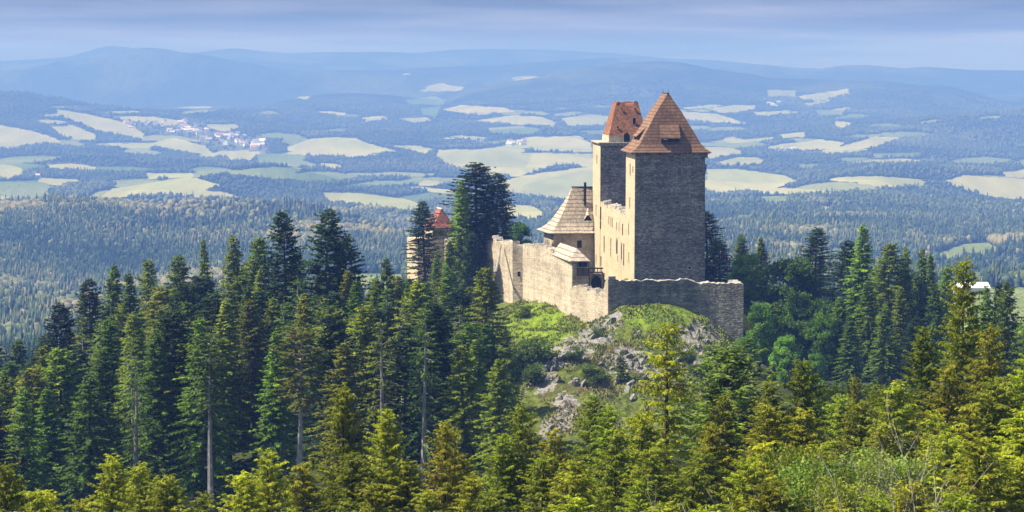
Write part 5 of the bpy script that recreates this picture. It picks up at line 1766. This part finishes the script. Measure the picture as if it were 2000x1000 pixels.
def gate_tower():
    base = at(850, 500, 500)
    base[2] = -62
    root = empty('gate_tower', base)
    tag(root, 'pale castle gate tower with small red tiled roof half hidden by firs', 'tower')
    a, b = at(816, 500, 497), at(884, 500, 500)
    a[2] = b[2] = 0
    dirv = (b - a) / np.linalg.norm(b - a)
    nv = np.array([-dirv[1], dirv[0], 0])
    dep = 9.0
    zt = float(z_at(468, 498))
    mb = MB()
    lo = [a - Z1 * 72, b - Z1 * 72, b + nv * dep - Z1 * 72, a + nv * dep - Z1 * 72]
    mb.hexa(lo, [p + Z1 * (72 + zt) for p in lo])
    mb.build('wall', M_PALE, root, base)
    # upper house
    z2 = float(z_at(444, 500))
    c0, c1 = at(846, 500, 499), at(888, 500, 501)
    c0[2] = c1[2] = 0
    lo = [c0 + Z1 * zt, c1 + Z1 * zt, c1 + nv * 7 + Z1 * zt, c0 + nv * 7 + Z1 * zt]
    mb = MB()
    mb.hexa(lo, [p + Z1 * (z2 - zt) for p in lo])
    mb.build('upper_wall', M_WALL, root, base)
    mb = MB()
    zr = float(z_at(408, 502))
    e0, e1 = c0 - dirv * 0.5 - nv * 0.5, c1 + dirv * 0.5 - nv * 0.5
    e2, e3 = c1 + dirv * 0.5 + nv * 7.5, c0 - dirv * 0.5 + nv * 7.5
    m0 = (c0 + c1) / 2
    hip_roof(mb, [e0, e1, e2, e3], [m0 + nv * 1.6 - dirv * 0.1, m0 + nv * 1.6 + dirv * 0.1, m0 + nv * 5 + dirv * 0.1, m0 + nv * 5 - dirv * 0.1], z2 - 0.1, zr, [(0, 0), (0.3, 0.22), (1, 1)])
    rf = mb.build('roof', M_TILE, root, base)
    mb = MB()
    mb.box(m0 + nv * 3.3 + Z1 * (zr + 0.1), dirv * 0.15, nv * 1.9, Z1 * 0.1)
    mb.build('ridge_cap', M_METAL, rf, base)
    mb = MB()
    cpos = at(846, 500, 502)
    mb.box(np.array([cpos[0], 501.2, float(z_at(430, 501))]), np.array([0.35, 0, 0]), np.array([0, 0.35, 0]), Z1 * 1.7)
    mb.build('chimney', M_PALE, root, base)
    mb = MB()
    w0 = at(858, 455, 498.8)
    mb.box(w0, np.array([1.6, 0, 0]), np.array([0, 0.06, 0]), Z1 * 0.7)
    mb.build('shutter', M_WOOD, root, base)
gate_tower()

# ------------------------------------------------------------------ rocks on the mound
def rock_mesh(seed, mat):
    r = np.random.default_rng(seed)
    import bmesh
    bm = bmesh.new()
    bmesh.ops.create_icosphere(bm, subdivisions=4, radius=1.0)
    pl = r.normal(size=(26, 3))
    pl /= np.linalg.norm(pl, axis=1, keepdims=True)
    dd = r.uniform(0.50, 0.95, 26)
    for v in bm.verts:
        p = np.array(v.co)
        u = p / np.linalg.norm(p)
        c = pl @ u
        k = np.min(np.where(c > 0.05, dd / np.maximum(c, 0.05), 9))
        k = min(k, 1.25)
        k *= 1 + 0.05 * math.sin(u[0] * 13 + seed) * math.sin(u[1] * 11) + 0.09 * float(fbm(np.array(u[0] * 4 + seed), np.array(u[2] * 4 + u[1] * 3), 3))
        v.co = tuple(u * k)
    me = bpy.data.meshes.new('rock')
    bm.to_mesh(me)
    bm.free()
    me.materials.append(mat)
    return me
def rocks():
    t = NT('pale_grey_rock')
    n = t.noise(2.2, 7, 0.75)
    t.color(t.mix(t.ramp(t.noise(0.9, 4), [(0.5, 0), (0.62, 0.8)]), t.ramp(n, [(0.34, (0.06, 0.058, 0.052)), (0.52, (0.25, 0.24, 0.215)), (0.72, (0.46, 0.44, 0.40))]), (0.09, 0.10, 0.03)))
    t.bump(n, 1.0, 0.25)
    M = [rock_mesh(70 + i, t.m) for i in range(5)]
    zones = {
     'ridge': ('angular pale rock in the crest running down left from the corner of the wall',
               [(1192, 628, 1.8), (1180, 638, 1.4), (1172, 648, 1.2), (1160, 652, 1.3), (1152, 662, 1.1), (1140, 668, 1.3), (1128, 676, 1.0), (1116, 682, 1.4), (1104, 690, 1.2), (1096, 700, 1.5), (1084, 708, 1.3),
                (1072, 716, 1.7), (1062, 726, 1.4), (1052, 738, 1.3), (1080, 722, 1.2), (1098, 712, 1.1), (1040, 740, 1.0)]),
     'centre': ('jagged grey rock in the middle of the mound below the grassy top',
                [(1216, 690, 1.1), (1228, 698, 1.3), (1240, 702, 1.2), (1252, 708, 1.1), (1244, 716, 1.0), (1262, 716, 1.0), (1206, 704, 1.1), (1260, 700, 0.8), (1248, 650, 0.9), (1240, 658, 0.8), (1198, 668, 0.8), (1194, 722, 1.0), (1256, 742, 1.2), (1226, 764, 1.1), (1232, 716, 0.8), (1270, 742, 1.5), (1290, 752, 1.2), (1228, 752, 1.3), (1236, 774, 1.3), (1204, 742, 1.0), (1180, 700, 1.1), (1174, 712, 0.9)]),
     'right': ('steep shaded rock on the right flank of the mound under the bastion',
               [(1330, 650, 1.0), (1345, 640, 1.0), (1360, 660, 1.4), (1376, 668, 1.5), (1388, 684, 1.4), (1352, 680, 1.3), (1338, 690, 1.1), (1368, 700, 1.5), (1320, 702, 1.2), (1302, 722, 1.2), (1284, 738, 1.2), (1338, 736, 1.6), (1356, 724, 1.6), (1390, 712, 1.2), (1316, 660, 0.9), (1372, 640, 0.9), (1404, 668, 1.0), (1300, 690, 0.8)]),
     'scree': ('pinkish boulder on the brown scree at the foot of the mound',
               [(1118, 752, 1.2), (1126, 744, 1.0), (1136, 752, 1.1), (1094, 780, 1.2), (1100, 796, 1.2), (1106, 808, 1.0), (1092, 820, 0.9), (1076, 834, 1.0), (1066, 846, 0.9), (1034, 724, 0.7), (1020, 716, 0.8), (1045, 694, 0.9), (1050, 664, 0.8), (1030, 766, 0.7), (1088, 745, 0.9)]),
    }
    r = random.Random(3)
    k = 0
    for z, (lab, pts) in zones.items():
        for x, y, s in pts:
            p = hit(x, y)
            o = link('rock', M[k % 5], None, (p[0], p[1] + 0.2, p[2] - 0.38 * s))
            s *= 0.95
            o.scale = (s * r.uniform(0.6, 1.0), s * r.uniform(0.9, 1.4), s * r.uniform(1.0, 1.9))
            o.rotation_euler = (r.uniform(-0.15, 0.25), r.uniform(0.25, 0.55), r.uniform(-0.5, 0.5))
            tag(o, lab, 'rock', 'rocks of the mound, %s' % z)
            k += 1
rocks()

def mound_grass():
    r = np.random.default_rng(12)
    N = 90000
    px = r.uniform(940, 1480, N)
    Y = r.uniform(332, 438, N)
    X = (px - 1000) / F * Y
    k = knoll_mask(X, Y)
    keep = (k > 0.5) & (fbm(X * 0.3, Y * 0.3, 3) > -0.05) & (r.random(N) < 0.9)
    X, Y = X[keep], Y[keep]
    Z = g_near(X, Y)
    n = len(X)
    P = np.stack([X, Y, Z - 0.03], 1)
    D = np.stack([r.normal(0, 0.45, n), r.normal(0, 0.45, n), np.ones(n)], 1)
    ln = r.uniform(0.15, 0.62, n)
    V = kites(P, D, ln, ln * 0.5, r.uniform(-1.5, 1.5, n), r)
    qx, qy = proj(X, Y, Z)
    t = 0.5 + r.normal(0, 0.2, n) + 0.35 * sstep(1.4, 0.3, np.hypot((qx - 1120) / 90, (qy - 770) / 70)) * 0.6 + 0.2 * sstep(690, 740, qy) - 0.12 * sstep(1120, 1040, qx) + 0.25 * fbm(X * 0.2, Y * 0.2, 3)
    me = mesh_np('grass', V, [quads(n)], [M_GRASS], attrs={'tint': np.repeat(np.clip(t, 0, 1), 4)})
    tag(link('grass', me), 'tufted grass and heath over the rocky mound', None, None, 'stuff')
tg = NT('grass_tufts')
tg.color(tg.ramp(tg.attr('tint'), [(0.1, (0.05, 0.075, 0.012)), (0.42, (0.17, 0.22, 0.02)), (0.68, (0.25, 0.25, 0.05)), (0.95, (0.24, 0.17, 0.09))]))
M_GRASS = tg.m
mound_grass()

# ------------------------------------------------------------------ village, farms
def house_mesh(seed, wall, roof):
    r = random.Random(seed)
    L, W, h, rh = r.uniform(9, 15), r.uniform(7, 9.5), r.uniform(4, 6.5), r.uniform(2.6, 4)
    mb = MB()
    lo = [(-L / 2, -W / 2, -3), (L / 2, -W / 2, -3), (L / 2, W / 2, -3), (-L / 2, W / 2, -3)]
    mb.hexa(lo, [(x, y, h) for x, y, z in lo], 0)
    mb.poly([(-L / 2, -W / 2, h), (-L / 2, 0, h + rh), (-L / 2, W / 2, h)], 0)
    mb.poly([(L / 2, W / 2, h), (L / 2, 0, h + rh), (L / 2, -W / 2, h)], 0)
    o = 0.5
    mb.poly([(-L / 2 - o, -W / 2 - o, h - 0.3), (L / 2 + o, -W / 2 - o, h - 0.3), (L / 2 + o, 0, h + rh + 0.1), (-L / 2 - o, 0, h + rh + 0.1)], 1)
    mb.poly([(L / 2 + o, W / 2 + o, h - 0.3), (-L / 2 - o, W / 2 + o, h - 0.3), (-L / 2 - o, 0, h + rh + 0.1), (L / 2 + o, 0, h + rh + 0.1)], 1)
    ob = mb.build('village_house', [wall, roof])
    me = ob.data
    bpy.data.objects.remove(ob)
    return me
def village():
    w = mat_flat('white_render', (0.88, 0.85, 0.82), var=0.04)
    roofs = [mat_flat('red_house_roof', (0.40, 0.24, 0.20)), mat_flat('grey_house_roof', (0.25, 0.25, 0.28)), mat_flat('pale_house_roof', (0.66, 0.56, 0.55))]
    M = [house_mesh(i, w, roofs[i % 3]) for i in range(6)]
    r = random.Random(21)
    def ground_hit(px, py, D0=3000, D1=9500):
        D = np.linspace(D0, D1, 800)
        P = at(px, py, D)
        g = ground(P[0], D)
        i = int(np.argmax(P[2] < g))
        return P[0][i], D[i], g[i]
    def place(px, py, lab, grp, sc=1.0):
        X, D, g = ground_hit(px, py)
        o = link('village_house', M[r.randrange(6)], None, (X, D, g))
        o.scale = (sc, sc, sc)
        o.rotation_euler = (0, 0, r.choice([0, 0.3, 1.5, 1.2, -0.4]) + r.uniform(-0.2, 0.2))
        tag(o, lab, 'house', grp)
    lab = 'tiny white house of the village in the far valley'
    for i in range(74):
        t = r.random()
        x = 335 + 190 * t + r.gauss(0, 8)
        y = 252 + 36 * t + r.gauss(0, 7)
        if x > 525: x -= 30
        place(x, y, lab, 'houses of the far village', r.uniform(1.3, 2.0))
    for i in range(20):
        place(245 + 95 * r.random(), 236 + r.uniform(0, 14), 'tiny white house on the upper left fringe of the far village', 'houses above the far village', r.uniform(0.9, 1.3))
    for x, y, lb in ((66, 343, 'lone white farmhouse beside a small pale field at far left'), (72, 346, 'second white house of the pair at far left'), (117, 344, 'single white cottage among trees at far left')):
        place(x, y, lb, None, 1.2)
    for i in range(9):
        place(985 + r.uniform(0, 40), 276 + r.uniform(0, 8), 'tiny white building of the hamlet beyond the big pale field', 'hamlet beyond the field', 1.4)
    for i in range(12):
        place(870 + r.uniform(0, 90), 272 + r.uniform(0, 10), 'tiny house scattered among trees beyond the big pale field', 'scattered houses beyond the field', 1.0)
    for i in range(9):
        place(1495 + r.uniform(0, 60), 290 + r.uniform(0, 8), 'tiny white house right of the front tower below the pale fields', 'houses right of the tower', 1.1)
    for i in range(8):
        place(1490 + r.uniform(0, 40), 198 + r.uniform(0, 12), 'minute pale house on the high fields right of the tower', 'houses on the high fields', 1.3)
    # long white-roofed barn before the right hill
    X, D, g = ground_hit(1905, 574, 1000, 2500)
    p0 = at(1868, 560, D)
    p1 = at(1932, 563, D)
    L = p1[0] - p0[0]
    mb = MB()
    zt = max(p0[2], g + 5)
    c = np.array([(p0[0] + p1[0]) / 2, D + 6, g])
    root = empty('barn', c)
    tag(root, 'long low farm hall with bright white roof behind the right-hand trees', 'barn')
    mb.box(c + Z1 * 0.9, np.array([L / 2, 0, 0]), np.array([0, 7, 0]), Z1 * 2.6)
    mb.build('wall', w, root, c)
    mb = MB()
    for s in (-1, 1):
        mb.hexa([c + np.array([-L / 2 - .5, s * 8, 3.6]), c + np.array([L / 2 + .5, s * 8, 3.6]), c + np.array([L / 2 + .5, 0, 6.4]), c + np.array([-L / 2 - .5, 0, 6.4])],
                [c + np.array([-L / 2 - .5, s * 8, 3.9]), c + np.array([L / 2 + .5, s * 8, 3.9]), c + np.array([L / 2 + .5, 0, 6.7]), c + np.array([-L / 2 - .5, 0, 6.7])])
    mb.build('roof', mat_flat('white_sheet_roof', (0.7, 0.7, 0.7), var=0.1), root, c)
village()

# ------------------------------------------------------------------ haze
def haze():
    mb = MB()
    x, y0, y1, z0, z1 = 7600, -400, 17300, -480, 175
    mb.hexa([(-x, y0, z0), (x, y0, z0), (x, y1, z0), (-x, y1, z0)], [(-x, y0, z1), (x, y0, z1), (x, y1, z1), (-x, y1, z1)])
    m = bpy.data.materials.new('blue_haze')
    m.use_nodes = True
    nt = m.node_tree
    nt.nodes.clear()
    out = nt.nodes.new('ShaderNodeOutputMaterial')
    pv = nt.nodes.new('ShaderNodeVolumePrincipled')
    pv.inputs['Color'].default_value = (0.17, 0.325, 0.86, 1)
    pv.inputs['Absorption Color'].default_value = (0.5, 0.5, 0.5, 1)
    pv.inputs['Density'].default_value = HAZE_DENSITY
    pv.inputs['Anisotropy'].default_value = 0.0
    nt.links.new(pv.outputs[0], out.inputs['Volume'])
    o = mb.build('haze', m)
    o['kind'] = 'stuff'
    o['label'] = 'blue haze lying over the valley and hills'
haze()
